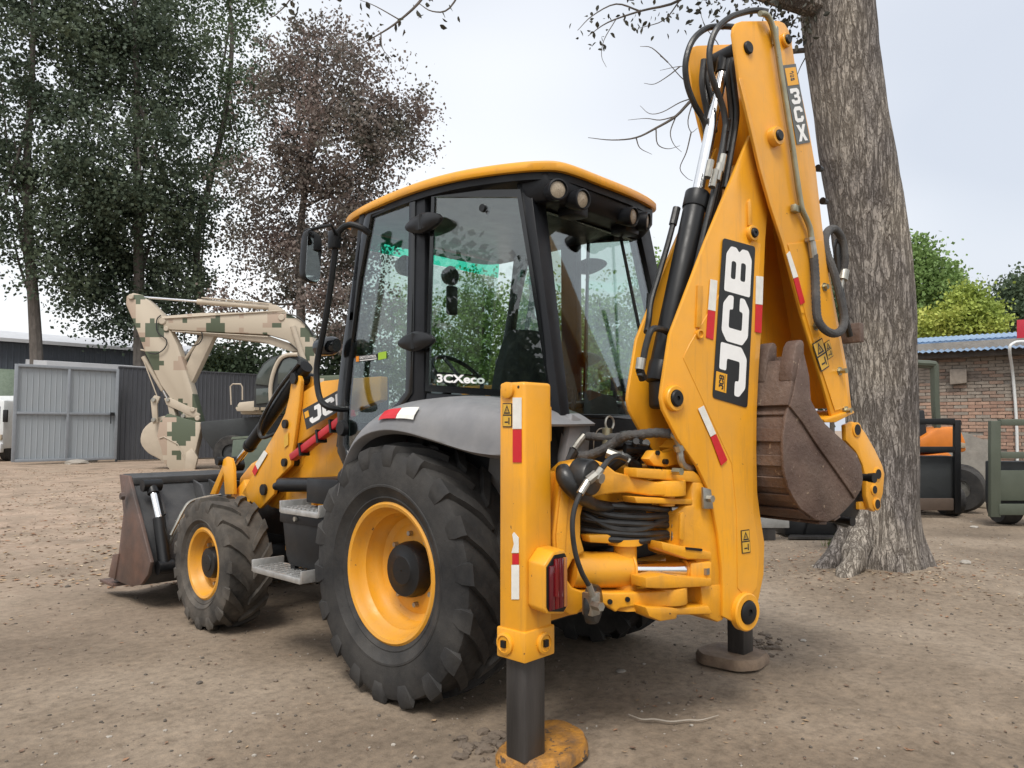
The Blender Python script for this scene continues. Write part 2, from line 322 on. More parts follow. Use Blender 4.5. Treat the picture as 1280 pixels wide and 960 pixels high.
def wheel(cx, cy, cz, W, rr, mesh, sg, hubr, hubd, dish, tm, roll):
    w = bpy.data.objects.new('wheel', None); w.empty_display_size = .1; scene.collection.objects.link(w); w.parent = BH; w.location = (cx, cy, cz); w.rotation_euler = (roll, 0, 0)
    t = bpy.data.objects.new('tyre', mesh); scene.collection.objects.link(t); t.parent = w
    if not mesh.materials: mesh.materials.append(tm)
    f = .40*W
    def loc(o): o.parent = w; o.location = (0, 0, 0); return o
    s = S().lathe([(rr+.022, f-.012), (rr+.026, f+.002), (rr+.012, f+.012), (rr-.006, f+.006), (rr-.022, f-.03), (rr-.028, f-.055), (rr-.045, f-.075), (rr-.048, f-.115), (rr-.062, f-.14),
                   (rr-.075, f-dish*.92), (hubr+.10, f-dish), (hubr+.05, f-dish+.012), (hubr-.02, f-dish+.01), (hubr-.03, f-dish-.05)], (0, 0, 0), (sg, 0, 0), 56)
    loc(s.out('rim', m_rim))
    s = S().lathe([(rr-.02, -.3*W), (rr-.02, f-.12)], (0, 0, 0), (sg, 0, 0), 40)
    loc(s.out('rim_barrel', m_yel_worn))
    s = S().lathe([(hubr*1.02, f-dish-.03), (hubr*1.02, f-dish+.05), (hubr, f-dish+.06), (hubr*.99, f-hubd-.02), (hubr*.93, f-hubd), (hubr*.55, f-hubd+.004), (hubr*.5, f-hubd+.010), (.004, f-hubd+.012)], (0, 0, 0), (sg, 0, 0), 36)
    loc(s.out('hub', m_blk))
    for k in range(8):
        a = 2*math.pi*(k+.3)/8; rb = hubr+.045; p = V((sg*(f-dish+.008), rb*math.sin(a), rb*math.cos(a)))
        loc(S().cyl(p, p+V((sg*.03, 0, 0)), .016, .014, 6).out('wheel_nut', m_steel))
    return w
rear_tyre = tyre_mesh(.708, .44, .365, 18, .042, .40, .088); front_tyre = tyre_mesh(.488, .34, .245, 15, .032, .42, .066)
RX, FX = -.832, -.905
for sg in (-1, 1):
    wheel(sg*-RX, 0, .69, .44, .362, rear_tyre, sg, .152, .095, .19, m_tyre, .1)
    wheel(sg*-FX, 2.18, .478, .34, .240, front_tyre, sg, .115, .03, .115, m_tyre2, .25)
S().cyl((-.7, 0, .69), (.7, 0, .69), .13).box((0, 0, .72), (.5, .42, .44)).out('rear_axle', m_blk, BH)
S().cyl((-.8, 2.18, .48), (.8, 2.18, .48), .075).box((0, 2.18, .5), (.42, .25, .26)).out('front_axle', m_blk, BH)
# ---- chassis
S().bb((-.42, -1.0, .62), (-.30, 3.0, .86)).bb((.30, -1.0, .62), (.42, 3.0, .86)).bb((-.42, -.6, .60), (.42, .9, .70)).bev(.01).out('chassis_rail', m_blk, BH)
S().bb((-.36, .9, .70), (.36, 2.9, 1.10)).bev(.02).out('engine_bay', m_blk, BH)
hood = [(.92, 1.10), (.92, 1.52), (1.3, 1.50), (2.2, 1.36), (2.75, 1.18), (2.95, 1.05), (2.95, .95), (2.6, .95)]
S().prism([(-.40, y, z) for y, z in hood], (.80, 0, 0)).bev(.04, 3).out('bonnet', m_yel, BH)
S().bb((-.43, 2.955, .62), (.43, 3.02, 1.02)).bev(.01).out('grille', m_blk, BH)
# tower plates that carry the loader arms
for sg in (-1, 1):
    X = sg*.52
    S().prism([(X, 2.05, .86), (X, 2.05, 1.02), (X, 1.35, 1.42), (X, .95, 1.50), (X, .88, 1.30), (X, .88, .80)], (sg*.035, 0, 0)).bev(.006).out('tower_plate', m_yel, BH)
    S().prism([(X+sg*.036, 1.82, .56), (X+sg*.036, 1.82, 1.06), (X+sg*.036, 1.62, 1.10), (X+sg*.036, 1.45, .95), (X+sg*.036, 1.2, .56)], (sg*.03, 0, 0)).bev(.006).out('side_frame', m_yel, BH)
# ---- loader arms
def px_x(pts, X): return [at(a, b, 'x', X) for a, b in pts]
XA = -.66
knee = px_x([(369,468),(374,470),(376,476),(374,503),(369,540),(366,560),(363,582),(345,600),(342,618),(325,636),(313,627),(302,617),(316,592),(333,559),(347,535),(356,517),(361,497),(364,476)], XA)
main = px_x([(373,490),(385,482),(398,476),(425,473),(470,470),(470,500),(425,518),(400,533),(366,556),(362,545)], XA)
for sg in (-1, 1):
    f = (lambda p: p) if sg < 0 else mir
    S().prism([f(p) for p in knee], (sg*-.03, 0, 0)).bev(.006).out('arm_knee_plate', m_yel, BH)
    S().prism([f(p+V((.10, 0, 0))) for p in knee], (sg*-.03, 0, 0)).bev(.006).out('arm_knee_plate', m_yel, BH)
    S().prism([f(p+V((.034, 0, 0))) for p in main], (sg*-.062, 0, 0)).bev(.008).out('loader_arm', m_yel, BH)
    lo = [at(314, 618, 'x', XA+.04), at(300, 640, 'x', XA+.04)]
    S().bar(f(at(316, 612, 'x', XA+.05)), f(V((XA+.05, 2.98, .52))), .10, .20).bev(.01).out('lower_arm', m_yel, BH)
    for (a, b, r) in ((369, 473, .045), (358, 530, .035), (357, 578, .032), (331, 612, .045)):
        p = f(at(a, b, 'x', XA)); S().cyl(p+V((sg*-.15, 0, 0)), p+V((sg*.022, 0, 0)), r, r*.95, 16).out('pivot_pin', m_blk, BH)
    # bucket ram
    a, b, c = [f(at(*q, 'x', XA+.05)) for q in ((383, 458), (313, 556), (293, 582))]
    rm = S().cyl(a, b, .05, None, 18).cyl(b, b+(c-b)*.12, .055, .05, 18).out('bucket_ram', m_blk, BH)
    S().cyl(b, c, .024, None, 14).out('ram_rod', m_chrome, rm)
    S().cyl(c+V((sg*.07, 0, 0)), c-V((sg*.07, 0, 0)), .045).out('ram_eye', m_blk, rm)
    hs = spline([a+V((sg*.06, 0, .02)), a+(b-a)*.35+V((sg*.07, 0, .03)), a+(b-a)*.6+V((sg*.075, .03, -.06)), a+(b-a)*.62+V((sg*.07, .0, -.16)), a+(b-a)*.5+V((sg*.03, -.04, -.2))], 6)
    S().tube(hs, .014, 8).out('hose', m_hose, BH)
    # lift ram
    a, b = f(V((XA-.02, .62, 1.12))), f(at(345, 608, 'x', XA-.02)); m2 = f(at(352, 606, 'x', XA-.02))
    rm = S().cyl(a, m2, .052).out('lift_ram', m_blk, BH); S().cyl(m2, b, .03).out('ram_rod', m_blk, rm)
    # red safety strut clipped under the arm
    a, b = f(at(366, 572, 'x', XA-.045)), f(at(440, 516, 'x', XA-.045))
    st = S().bar(a, b, .055, .06, (1, 0, 0)).bev(.01).out('safety_strut', m_redstrut, BH)
    for t in (.2, .5, .72):
        p = a+(b-a)*t; S().bar(p-V((0, .01, .045)), p+V((0, .01, .045)), .075, .02).out('clip', m_blk, st)
    # front link to the bucket
    for xo in (-.06, .10):
        q = px_x([(283,571),(288,573),(291,584),(292,618),(281,618),(279,592),(269,618),(262,618),(277,584),(279,574)], XA+xo)
        S().prism([f(p) for p in q], (sg*-.03, 0, 0)).bev(.005).out('bucket_link', m_yel, BH)
    p = f(at(284, 576, 'x', XA)); S().cyl(p+V((sg*.09, 0, 0)), p-V((sg*.13, 0, 0)), .034).out('pivot_pin', m_blk, BH)
# arm decals
q = px_x([(384,537),(432,508),(428,484),(379,512)], XA-.0305); q = [q[0], q[1], q[2], q[3]]
def face_left(q):   # order so the normal points to -X
    return q if qnorm(q).x < 0 else [q[1], q[0], q[3], q[2]]
q = px_x([(384,537),(440,505),(436,481),(379,512)], XA-.028)
qq = [q[0], q[1], q[2], q[3]]
DN = V((-1, 0, 0))
def flat_decal(name, q, mat, n, parent, lift=.003, t=.003):
    n = V(n); return S().prism([V(p)+n*lift for p in q], n*t).out(name, mat, parent, smooth=0)
def flat_word(name, q, text, mat, n, parent, lift=.0075, gap=.10):
    f = quadmap(q); n = V(n); s = S(); k = len(text); w = 1/(k+gap*(k-1))
    for i, ch in enumerate(text): s.fill([[f(i*w*(1+gap)+u*w, v)+n*lift for u, v in l] for l in glyph(ch)])
    return s.out(name, mat, parent, smooth=0, recalc=False)
flat_decal('logo_panel', qq, m_decal, DN, BH)
f = quadmap(qq)
flat_decal('logo_square', [f(.03, .52), f(.12, .52), f(.12, .82), f(.03, .82)], m_olive_emb, DN, BH, .0065, .002)
flat_word('logo_letters', [f(.10, .12), f(.97, .12), f(.99, .86), f(.14, .86)], 'JCB', m_white, DN, BH)
flat_decal('reflector_white', px_x([(320,580),(331,563),(335,567),(323,587)], XA-.003), m_wtape, DN, BH)
flat_decal('reflector_red', px_x([(316,589),(319.6,581),(322.8,588),(319,595)], XA-.003), m_red, DN, BH)
flat_decal('warning_sticker', px_x([(356,545),(361,540),(361,556),(356,560)], XA-.003), m_sticker, DN, BH)
# ---- front clam bucket
XB = -1.15; BW = 2.30
endp = px_x([(149,593),(160,595),(174,648),(188,703),(185,718),(176,731),(164,733),(150,728),(141,722),(148,692),(154,641)], XB)
for sg in (-1, 1):
    f = (lambda p: p) if sg < 0 else mir
    S().prism([f(p) for p in endp], (sg*-.03, 0, 0)).bev(.005).out('bucket_end_plate', m_fbuck2, BH)
    S().prism([f(p) for p in px_x([(135,721),(141,693),(148,692),(143,724)], XB-.012)], (sg*-.06, 0, 0)).bev(.004).out('bucket_side_cutter', m_fbuck2, BH)
prof = [(3.42, 1.06), (3.36, .95), (3.22, .78), (3.10, .62), (3.03, .48), (3.00, .36), (3.02, .28), (3.10, .20), (3.30, .17), (3.75, .15)]
s = S().sheet([[(-1.12, y, z), (1.12, y, z)] for y, z in prof]).thick(-.025); s.out('bucket_shell', m_fbuck, BH, smooth=40)
S().prism([(-1.12, 3.62, 1.085), (-1.12, 3.37, 1.06), (-1.12, 3.375, 1.00), (-1.12, 3.45, 1.0), (-1.12, 3.62, 1.03)], (2.24, 0, 0)).bev(.006).out('bucket_top_rail', m_fbuck, BH)
S().bb((-1.16, 3.66, .11), (1.16, 3.98, .135)).bev(.004).out('cutting_edge', m_fbuck2, BH)
for x in (-.62, -.48, .48, .62):
    S().prism([(x, 3.37, 1.02), (x, 3.16, .60), (x, 2.99, .30), (x, 2.86, .42), (x, 2.93, .62), (x, 3.20, .98)], (.022, 0, 0)).bev(.004).out('bucket_rib', m_fbuck, BH)
for x in (-.95, -.30, .30, .95):
    S().prism([(x, 3.38, 1.03), (x, 3.20, .72), (x, 3.14, .76), (x, 3.30, 1.0)], (.018, 0, 0)).bev(.003).out('bucket_gusset', m_fbuck, BH)
for sg in (-1, 1):                          # clam rams on the back
    f = (lambda p: p) if sg < 0 else mir
    a, b, c = f(V((-1.03, 3.22, 1.00))), f(V((-1.03, 3.05, .74))), f(V((-1.03, 2.90, .36)))
    rm = S().cyl(b, c, .048).cyl(c-V((.06, 0, 0)), c+V((.06, 0, 0)), .055).out('clam_ram', m_blk, BH)
    S().cyl(a, b, .027).out('ram_rod', m_chrome, rm); S().cyl(a-V((.075, 0, 0)), a+V((.075, 0, 0)), .05).cyl(a, a+(b-a)*.25, .045).out('ram_eye', m_blk, rm)
    for j in (0, 1):
        pts = spline([f(V((-.96, 2.98+.02*j, .60-.07*j))), f(V((-.92, 2.98, .68-.05*j))), f(V((-.82, 3.0, .84-.06*j))), f(V((-.70, 3.02, .88-.05*j))), f(V((-.52, 3.02, .90-.04*j)))], 5)
        S().tube(pts, .013, 7).out('hydraulic_pipe', m_steel, BH)
p = at(155, 620, 'x', XB-.03); S().cyl(p, p+V((-.03, 0, 0)), .035, .028, 8).out('bolt', m_fbuck2, BH)
# ---- steps and side box
for sg in (-1, 1):
    f = (lambda x: x) if sg < 0 else (lambda x: -x)
    s = S().prism([(f(-1.0), .66, .94), (f(-1.0), 1.15, .94), (f(-1.0), 1.15, .88), (f(-1.0), 1.10, .66), (f(-1.0), 1.06, .60), (f(-1.0), .70, .60)], (sg*-.42, 0, 0)).bev(.015); tb = s.out('tool_box', m_blk, BH)
    S().bb((f(-1.012), .66, .87), (f(-.99), 1.16, .935)).bev(.006).out('tool_box_lid', m_cab, BH)
    S().cyl((f(-1.014), .95, .905), (f(-1.03), .95, .905), .015).out('latch', m_steel, BH)
    S().bb((f(-.60), .62, 1.0), (f(-.93), .98, 1.16)).bev(.012).out('battery_box', m_blk, BH)
    for (y0, y1, x0, z, n) in ((.68, 1.12, -1.03, .965, 5), (.72, 1.30, -1.12, .575, 5)):
        st = S()
        st.bb((f(x0), y0, z-.035), (f(x0+.03), y1, z)).bb((f(x0+.20), y0, z-.035), (f(x0+.23), y1, z)).bb((f(x0), y1, z-.03), (f(x0+.23), y1+.015, z+.045)).bb((f(x0), y0, z-.03), (f(x0+.23), y0-.015, z+.045))
        st.bev(.004); stp = st.out('step', m_alu, BH)
        for k in range(n):
            xx = f(x0+.03+.17*(k+.5)/n); g = S()
            g.bb((xx-.012, y0, z-.02), (xx+.012, y1, z-.004))
            for j in range(9):
                yy = y0+(y1-y0)*(j+.5)/9; g.bb((xx-.012, yy-.012, z-.005), (xx+.012, yy+.012, z+.006))
            g.out('tread', m_alu, stp)
    for y in (.75, 1.0): S().bb((f(-.99), y, .52), (f(-.96), y+.05, .62)).out('step_bracket', m_blk, BH)
# ---- rear wheel fenders
YS = [.44, .41, .36, .28, .16, 0, -.17, -.34, -.52, -.69, -.87, -.99]
LZ = [1.08, 1.20, 1.30, 1.39, 1.445, 1.468, 1.458, 1.43, 1.395, 1.365, 1.352, 1.36]
SZ = [1.10, 1.24, 1.36, 1.47, 1.55, 1.59, 1.60, 1.60, 1.595, 1.58, 1.55, 1.50]
IZ = [1.10, 1.25, 1.385, 1.51, 1.60, 1.645, 1.66, 1.66, 1.645, 1.61, 1.56, 1.50]
for sg in (-1, 1):
    rows = []
    for i, y in enumerate(YS):
        pts = [(-.99, LZ[i]-.02), (-1.045, LZ[i]), (-1.05, LZ[i]+.012), (-1.035, LZ[i]+(SZ[i]-LZ[i])*.55), (-.99, LZ[i]+(SZ[i]-LZ[i])*.93), (-.90, SZ[i]+(IZ[i]-SZ[i])*.6), (-.70, IZ[i]), (-.45, IZ[i]+.004)]
        rows.append([V((x*-sg, y, z)) for x, z in pts])
    S().sheet([spline(r, 3) for r in zip(*[spline(c, 3) for c in zip(*rows)])]).thick(.012).out('fender', m_fender, BH, smooth=50)
    f = (lambda x: x) if sg < 0 else (lambda x: -x)
    S().prism([(f(-.60), .47, .95), (f(-.60), .47, 1.30), (f(-.60), .25, 1.52), (f(-.60), -.2, 1.62), (f(-.60), -.9, 1.5), (f(-.60), -.95, .9)], (sg*-.03, 0, 0)).out('wheel_arch', m_blk, BH)
def fpt(y, s):  # on the left fender's outer skin
    i = min(range(len(YS)), key=lambda k: abs(YS[k]-y)); return LZ[i]
def skin(y, f_, off=.016):
    l_, s_ = np.interp(-y, [-v for v in YS], LZ), np.interp(-y, [-v for v in YS], SZ)
    x = np.interp(f_, [0, .55, .93], [-1.05, -1.035, -.99]); return V((float(x)-off, y, float(l_+.012+(s_-l_)*f_)))
for nm, ya, yb, mt in (('reflector_red', .05, -.10, m_red), ('reflector_white', -.104, -.25, m_wtape)):
    S().sheet([[skin(ya+(yb-ya)*i/4, f_) for f_ in (.45, .6, .75, .88)] for i in range(5)]).thick(.002).out(nm, mt, BH, smooth=0)
# ---- cab
CB = {'TF': at(541, 239, 'x', -.745), 'TR': at(652, 237, 'x', -.615), 'BR': at(693, 500, 'x', -.60), 'BF': at(533, 489, 'x', -.745)}
RW = {'TL': at(676, 256, 'y', -.66), 'TR': None, 'BL': at(706, 524, 'y', -.89)}
RW['TR'] = mir(RW['TL']); RW['BR'] = mir(RW['BL'])
door_px = [(456,266),(519,243),(515,492),(503,508),(480,530),(455,560),(432,590),(421,565),(421,490),(428,430),(440,350)]
door_in = [(464,269),(511,252),(506,489),(496,503),(473,524),(449,552),(434,566),(431,555),(432,490),(439,430),(449,350)]
plan = [(-.745, .86), (-.745, .12), (-.60, -.70), (-.56, -.93), (.56, -.93), (.60, -.70), (.745, .12), (.745, .86)]
S().prism([V((x*.985, y, 1.0)) for x, y in plan], (0, 0, .06)).out('cab_floor', m_blk, BH)
for sg in (-1, 1):
    g = (lambda p: V(p)) if sg < 0 else mir
    # lower body below the quarter glass
    q0 = [V((-.745, .13, 1.02)), V((-.57, -.92, 1.02)), CB['BR']+V((0, 0, -.01)), CB['BF']+V((0, 0, -.01))]
    S().hexa([g(p) for p in q0], [g(p+V((.03, .005, 0))) for p in q0]).bev(.006).out('lower_panel', m_cab, BH)
    # B pillar and C pillar
    pb = S().hexa([g(p) for p in ((-.755, .02, 1.0), (-.755, .17, 1.0), (-.69, .17, 1.0), (-.69, .02, 1.0))], [g(p) for p in ((-.755, .02, 2.86), (-.755, .17, 2.86), (-.69, .17, 2.86), (-.69, .02, 2.86))]).bev(.012).out('door_pillar', m_cab, BH)
    c0 = [CB['BR']+V((-.012, .0, -.45)), CB['BR']+V((.0, -.12, -.45)), RW['BL']+V((.04, -.02, -.45)), RW['BL']+V((.04, .10, -.45))]
    c1 = [CB['TR']+V((-.012, .0, .08)), V((-.60, -.69, 2.80)), RW['TL']+V((.03, -.02, .08)), RW['TL']+V((.03, .10, .08))]
    c0 = [V((p.x, p.y, 1.05)) for p in (V((-.61, -.80, 0)), V((-.60, -.94, 0)), V((-.50, -.94, 0)), V((-.50, -.82, 0)))]
    d = (CB['TR']-CB['BR'])/(CB['TR'].z-CB['BR'].z); bx = CB['BR']
    def ln(a, b, z): return a+(b-a)*((z-a.z)/(b.z-a.z))
    lo, hi = 1.05, 2.84
    e1 = lambda z: ln(CB['BR'], CB['TR'], z); e2 = lambda z: ln(RW['BL'], RW['TL'], z)
    Q = lambda z: [g(e1(z)+V((-.01, .02, 0))), g(e1(z)*.45+e2(z)*.55+V((-.045, -.035, 0))), g(e2(z)+V((.02, -.02, 0))), g(e2(z)+V((.03, .07, 0))), g(e1(z)+V((.05, .05, 0)))]
    S().loops([Q(lo), Q(1.8), Q(hi)]).bev(.01).out('rear_pillar', m_cab, BH)
    # quarter window: frame and pane
    o = [CB['TF'], CB['TR'], CB['BR'], CB['BF']]; ctr = sum(o, V())/4; inn = [p+(ctr-p).normalized()*.045 for p in o]
    nn = V((.012, .003, 0)); fr = S().ring([g(p+V((-.01, 0, 0))) for p in o], [g(p+V((-.01, 0, 0))) for p in inn], g(nn)).out('window_frame', m_gloss, BH)
    S().hexa([g(p) for p in inn], [g(p+V((.004, .001, 0))) for p in inn]).out('window_pane', m_glass, fr, smooth=0)
    # door: frame and pane
    o = [g(at(a, b, 'x', -.765)) for a, b in door_px]; i_ = [g(at(a, b, 'x', -.765)) for a, b in door_in]
    dr = S().ring(o, i_, (sg*-.045, 0, 0)).bev(.008).out('door', m_gloss, BH)
    S().prism([p+V((sg*-.018, 0, 0)) for p in i_], (sg*-.004, 0, 0)).out('window_pane', m_glass, dr, smooth=0)
    p = g(at(428, 535, 'x', -.78)); S().cyl(p+V((sg*-.01, 0, 0)), p+V((sg*.02, 0, 0)), .055, .045, 20).out('door_handle', m_blk, dr)
    # hinge covers
    for (a, b) in ((530, 279), (521, 427)):
        p = g(at(a, b, 'x', -.79)); s = S()
        for k, (sc, dx) in enumerate(((1., 0.), (.97, .018), (.80, .034), (.0, .042))): pass
        L = [[p+V((sg*dx, .165*sc*math.cos(t), .062*sc*math.sin(t)*(1-.25*abs(math.cos(t))))) for t in [2*math.pi*k/24 for k in range(24)]] for sc, dx in ((.9, -.02), (1., 0), (.96, .016), (.72, .030), (.25, .036))]
        h = s.loops(L).out('hinge_cover', m_blk, BH, smooth=30)
        S().cyl(p+V((sg*.028, 0, -.045)), p+V((sg*.028, 0, .045)), .012).out('hinge_pin', m_blk, h)
    # front pillar
    a0, a1 = g(at(430, 560, 'x', -.74)), g(at(460, 262, 'x', -.74))
    S().bar(a0+V((0, .03, 0)), a1+V((0, .03, 0)), .06, .05, (1, 0, 0)).bev(.01).out('front_pillar', m_cab, BH)
    # grab rail
    pts = [at(a, b, 'x', x) for a, b, x in ((462, 292, -.80), (452, 285, -.85), (437, 281, -.90), (426, 287, -.93), (421, 300, -.94), (413, 360, -.94), (405, 410, -.94), (397, 450, -.94), (396, 475, -.94), (400, 498, -.94), (409, 508, -.93), (424, 511, -.86), (434, 511, -.80))]
    S().tube(spline([g(p) for p in pts], 5), .02, 10).out('grab_rail', m_blk, BH)
    # mirror
    pts = [at(a, b, 'x', x) for a, b, x in ((427, 300, -.90), (418, 290, -.98), (414, 281, -1.02), (400, 284, -1.06), (382, 288, -1.08), (380, 300, -1.08))]
    arm = S().tube([g(p) for p in pts], .010, 8).out('mirror_arm', m_blk, BH)
    p = g(at(390, 320, 'x', -1.08)); s = S(); ro = Matrix.Rotation(sg*R(-14), 3, 'Z')
    ol = rounded([(-.075, -.17), (.06, -.17), (.075, .15), (-.055, .17)], .05, 5)
    S().loops([[p+ro @ V((x*sc, dy, z*sc)) for x, z in ol] for sc, dy in ((.97, -.012), (1, 0), (.95, .03), (.7, .055))]).out('mirror_housing', m_blk, arm)
    S().prism([p+ro @ V((x*.93, -.0125, z*.93)) for x, z in ol], ro @ V((0, -.003, 0))).out('mirror_glass', m_mirror, arm, smooth=0)
    p = g(at(418, 300, 'x', -.95)); S().box(p, (.06, .07, .12)).bev(.012).out('marker_lamp', m_blk, BH)
    p = g(at(408, 433, 'x', -.86)); S().loops([[p+V((.0+dy*-sg*-1*0, dy, 0))+V((.05*math.cos(t)*sc, 0, .062*math.sin(t)*sc)) for t in [2*math.pi*k/16 for k in range(16)]] for sc, dy in ((.7, -.12), (1, -.08), (1, .06), (.85, .10))]).out('indicator_lamp', m_gloss, BH)
# rear window
o = [RW['TL'], RW['TR'], RW['BR'], RW['BL']]; ctr = sum(o, V())/4; inn = [p+V(((ctr-p).x*.04, (ctr-p).y*.05, (ctr-p).z*.05)) for p in o]
fr = S().ring(o, inn, (0, .02, 0)).bev(.004).out('rear_window_frame', m_gloss, BH)
S().hexa(inn, [p+V((0, .004, 0)) for p in inn]).out('window_pane', m_glass, fr, smooth=0)
S().prism([V((-.56, -.93, 1.0)), V((.56, -.93, 1.0)), V((.55, -.905, 1.53)), V((-.55, -.905, 1.53))], (0, .03, 0)).out('rear_lower_panel', m_cab, BH)
for sg in (-1, 1): S().prism([V((sg*.44, -.90, 1.50)), V((sg*.60, -.90, 1.56)), V((sg*.66, -.9, 1.35)), V((sg*.66, -.9, 1.15)), V((sg*.48, -.9, 1.15))], (0, -.06, 0)).bev(.02).out('rear_corner_panel', m_fender, BH)
# wiper on the rear glass, inside latch knob
a = RW['TR']*.72+RW['TL']*.28+V((0, -.03, -.02)); b = RW['BR']*.62+RW['BL']*.38+V((0, -.03, .35))
wp = S().bar(a, b, .014, .014).out('wiper_arm', m_blk, BH); S().bar(b+V((.05, .004, .40)), b+V((-.03, .0, -.16)), .012, .03).out('wiper_blade', m_blk, wp)
kp = at(610, 262, 'x', -.63); S().cyl(kp, kp+V((-.05, 0, 0)), .022).cyl(kp+V((0, .03, .02)), kp+V((-.03, -.03, -.03)), .012).out('window_knob', m_blk, BH)
# windscreen with tinted band, far glass comes with the mirrored side
w0, w1 = .80, .99
S().hexa([V((-.68, w1, 1.30)), V((.68, w1, 1.30)), V((.68, w0+.012, 2.68)), V((-.68, w0+.012, 2.68))], [V((-.68, w1-.004, 1.30)), V((.68, w1-.004, 1.30)), V((.68, w0+.008, 2.68)), V((-.68, w0+.008, 2.68))]).out('windscreen', m_glass, BH, smooth=0)
S().hexa([V((-.68, w0+.012, 2.685)), V((.68, w0+.012, 2.685)), V((.68, w0-.0, 2.80)), V((-.68, w0, 2.80))], [V((-.68, w0+.008, 2.685)), V((.68, w0+.008, 2.685)), V((.68, w0-.004, 2.80)), V((-.68, w0-.004, 2.80))]).out('tinted_windscreen_band', m_tint, BH, smooth=0)
S().bb((-.72, .80, 1.0), (.72, .84, 1.52)).bev(.01).out('front_lower_panel', m_cab, BH)  # cab front panel, made taller to darken the view through the lower door
# roof
half = [(.30, 1.00), (.62, .97), (.74, .84), (.785, .60), (.80, .10), (.775, -.25), (.70, -.58), (.62, -.79), (.52, -.865), (.20, -.88)]
rhalf = half[:6]+[(.60, -.55), (.49, -.74), (.40, -.84), (.15, -.88)]
ol = [(-x, y) for x, y in half]+[(x, y) for x, y in rhalf[::-1]]
ol = [(p.x, p.y) for p in spline([(x, y, 0) for x, y in ol], 4, True)]
def rz(y): return 2.85+.035*(1-min(1, (y/.85)**2))
def inset(d, dz): return [V((x*(1-d/.8), y*(1-d/.95), rz(y)+dz)) for x, y in ol]
S().loops([inset(.10, -.004), inset(.005, -.004), inset(0, .006), inset(.0, .034), inset(.02, .052), inset(.07, .068), inset(.3, .085), inset(.6, .09)]).out('roof', m_yel, BH, smooth=50)
S().loops([inset(.05, -.05), inset(.03, -.045), inset(.03, -.004), inset(.3, -.006)]).out('headliner', m_cab, BH)
hb = [(-.61, -.62), (-.59, -.78), (-.50, -.84), (.36, -.84), (.46, -.74), (.52, -.62)]
S().loops([[V((x*.97, y+.03, 2.70)) for x, y in hb], [V((x, y, 2.745)) for x, y in hb], [V((x*1.02, y, 2.845)) for x, y in hb]]).bev(.015).out('lamp_housing', m_cab, BH)
for x0, x1 in ((-.40, -.27), (.10, .24)): S().bb((x0, -.82, 2.655), (x1, -.70, 2.72)).bev(.012).out('housing_bracket', m_cab, BH)
for a, b, y, ang in ((695, 238, -.86, -25), (724, 250, -.87, -5), (787, 271, -.87, 5), (804, 277, -.85, 20)):
    d = V((math.sin(R(ang)), -math.cos(R(ang)), -.12)).normalized(); p = at(a, b, 'y', y)
    lp = S().lathe([(.025, -.10), (.046, -.06), (.056, -.01), (.058, .03), (.050, .034), (.048, .022)], p, d, 24, True).out('work_lamp', m_cab, BH)
    S().lathe([(.002, .030), (.034, .026), (.048, .02)], p, d, 24).out('lamp_lens', m_lamp, lp)
# quarter glass print
q = [at(547, 478, 'x', -.705), at(607, 480.5, 'x', -.69), at(607, 469, 'x', -.69), at(547, 467, 'x', -.705)]
o = [CB['TF'], CB['TR'], CB['BR'], CB['BF']]; gn = (o[1]-o[0]).cross(o[3]-o[0]).normalized(); gn = gn if gn.x < 0 else -gn
def ong(px, py, off=.016):                        # on the left quarter glass
    d = ray(px, py); return CAM+d*((o[3]+gn*off-CAM).dot(gn)/d.dot(gn))
print_text('glass_lettering', [ong(546, 478), ong(606, 480), ong(606, 469), ong(546, 467.5)], '3CXeco', m_white, BH, lift=.0, bold=.035)
# door sticker
DX = -.75
dq = [at(445, 453, 'x', DX), at(472, 450, 'x', DX), at(472, 442, 'x', DX), at(445, 445, 'x', DX)]
flat_decal('door_sticker', dq, m_decal, DN, BH, 0., .002); f = quadmap(dq)
flat_decal('sticker_mark', [f(.02, .08), f(.16, .08), f(.16, .92), f(.02, .92)], m_or, DN, BH, .003, .001)
print_text('sticker_lettering', [f(.2, .42), f(.97, .42), f(.97, .86), f(.2, .86)], 'EASYCONTROL', m_white, BH, lift=.004, bold=.02)
flat_decal('sticker_bar', [f(.2, .14), f(.97, .14), f(.97, .26), f(.2, .26)], m_white, DN, BH, .003, .001)
flat_decal('lime_sticker', [at(473, 450, 'x', DX), at(483, 448, 'x', DX), at(483, 439, 'x', DX), at(473, 441, 'x', DX)], m_green, DN, BH, 0., .002)
# interior
S().box((.0, .20, 1.40), (.52, .50, .14)).bev(.05, 3).out('seat_cushion', m_seat, BH)
S().loops([[V((x*w, y0+dy, z)) for x, dy in ((-.26, 0), (-.27, .06), (-.2, .12), (.2, .12), (.27, .06), (.26, 0), (.15, -.04), (-.15, -.04))] for z, w, y0 in ((1.44, .95, -.06), (1.6, 1., -.09), (1.85, .95, -.13), (2.02, .8, -.16), (2.10, .55, -.17))]).out('seat_backrest', m_seat, BH, smooth=60)
S().bb((-.2, -.05, 1.06), (.2, .42, 1.33)).bev(.02).out('seat_base', m_blk, BH)
for x in (-.34, .34): S().box((x, .12, 1.66), (.09, .34, .06)).bev(.02).out('armrest', m_seat, BH)
S().bb((-.66, -.65, 1.06), (-.46, .0, 1.62)).bev(.04).out('side_console', m_trim, BH); S().bb((.42, -.7, 1.06), (.68, .4, 1.62)).bev(.04).out('side_console', m_blk, BH)
S().bb((-.22, .66, 1.06), (.22, .84, 1.74)).bev(.05).out('dashboard', m_blk, BH)
S().cyl((0, .74, 1.64), (0, .56, 1.84), .03).out('steering_column', m_blk, BH)
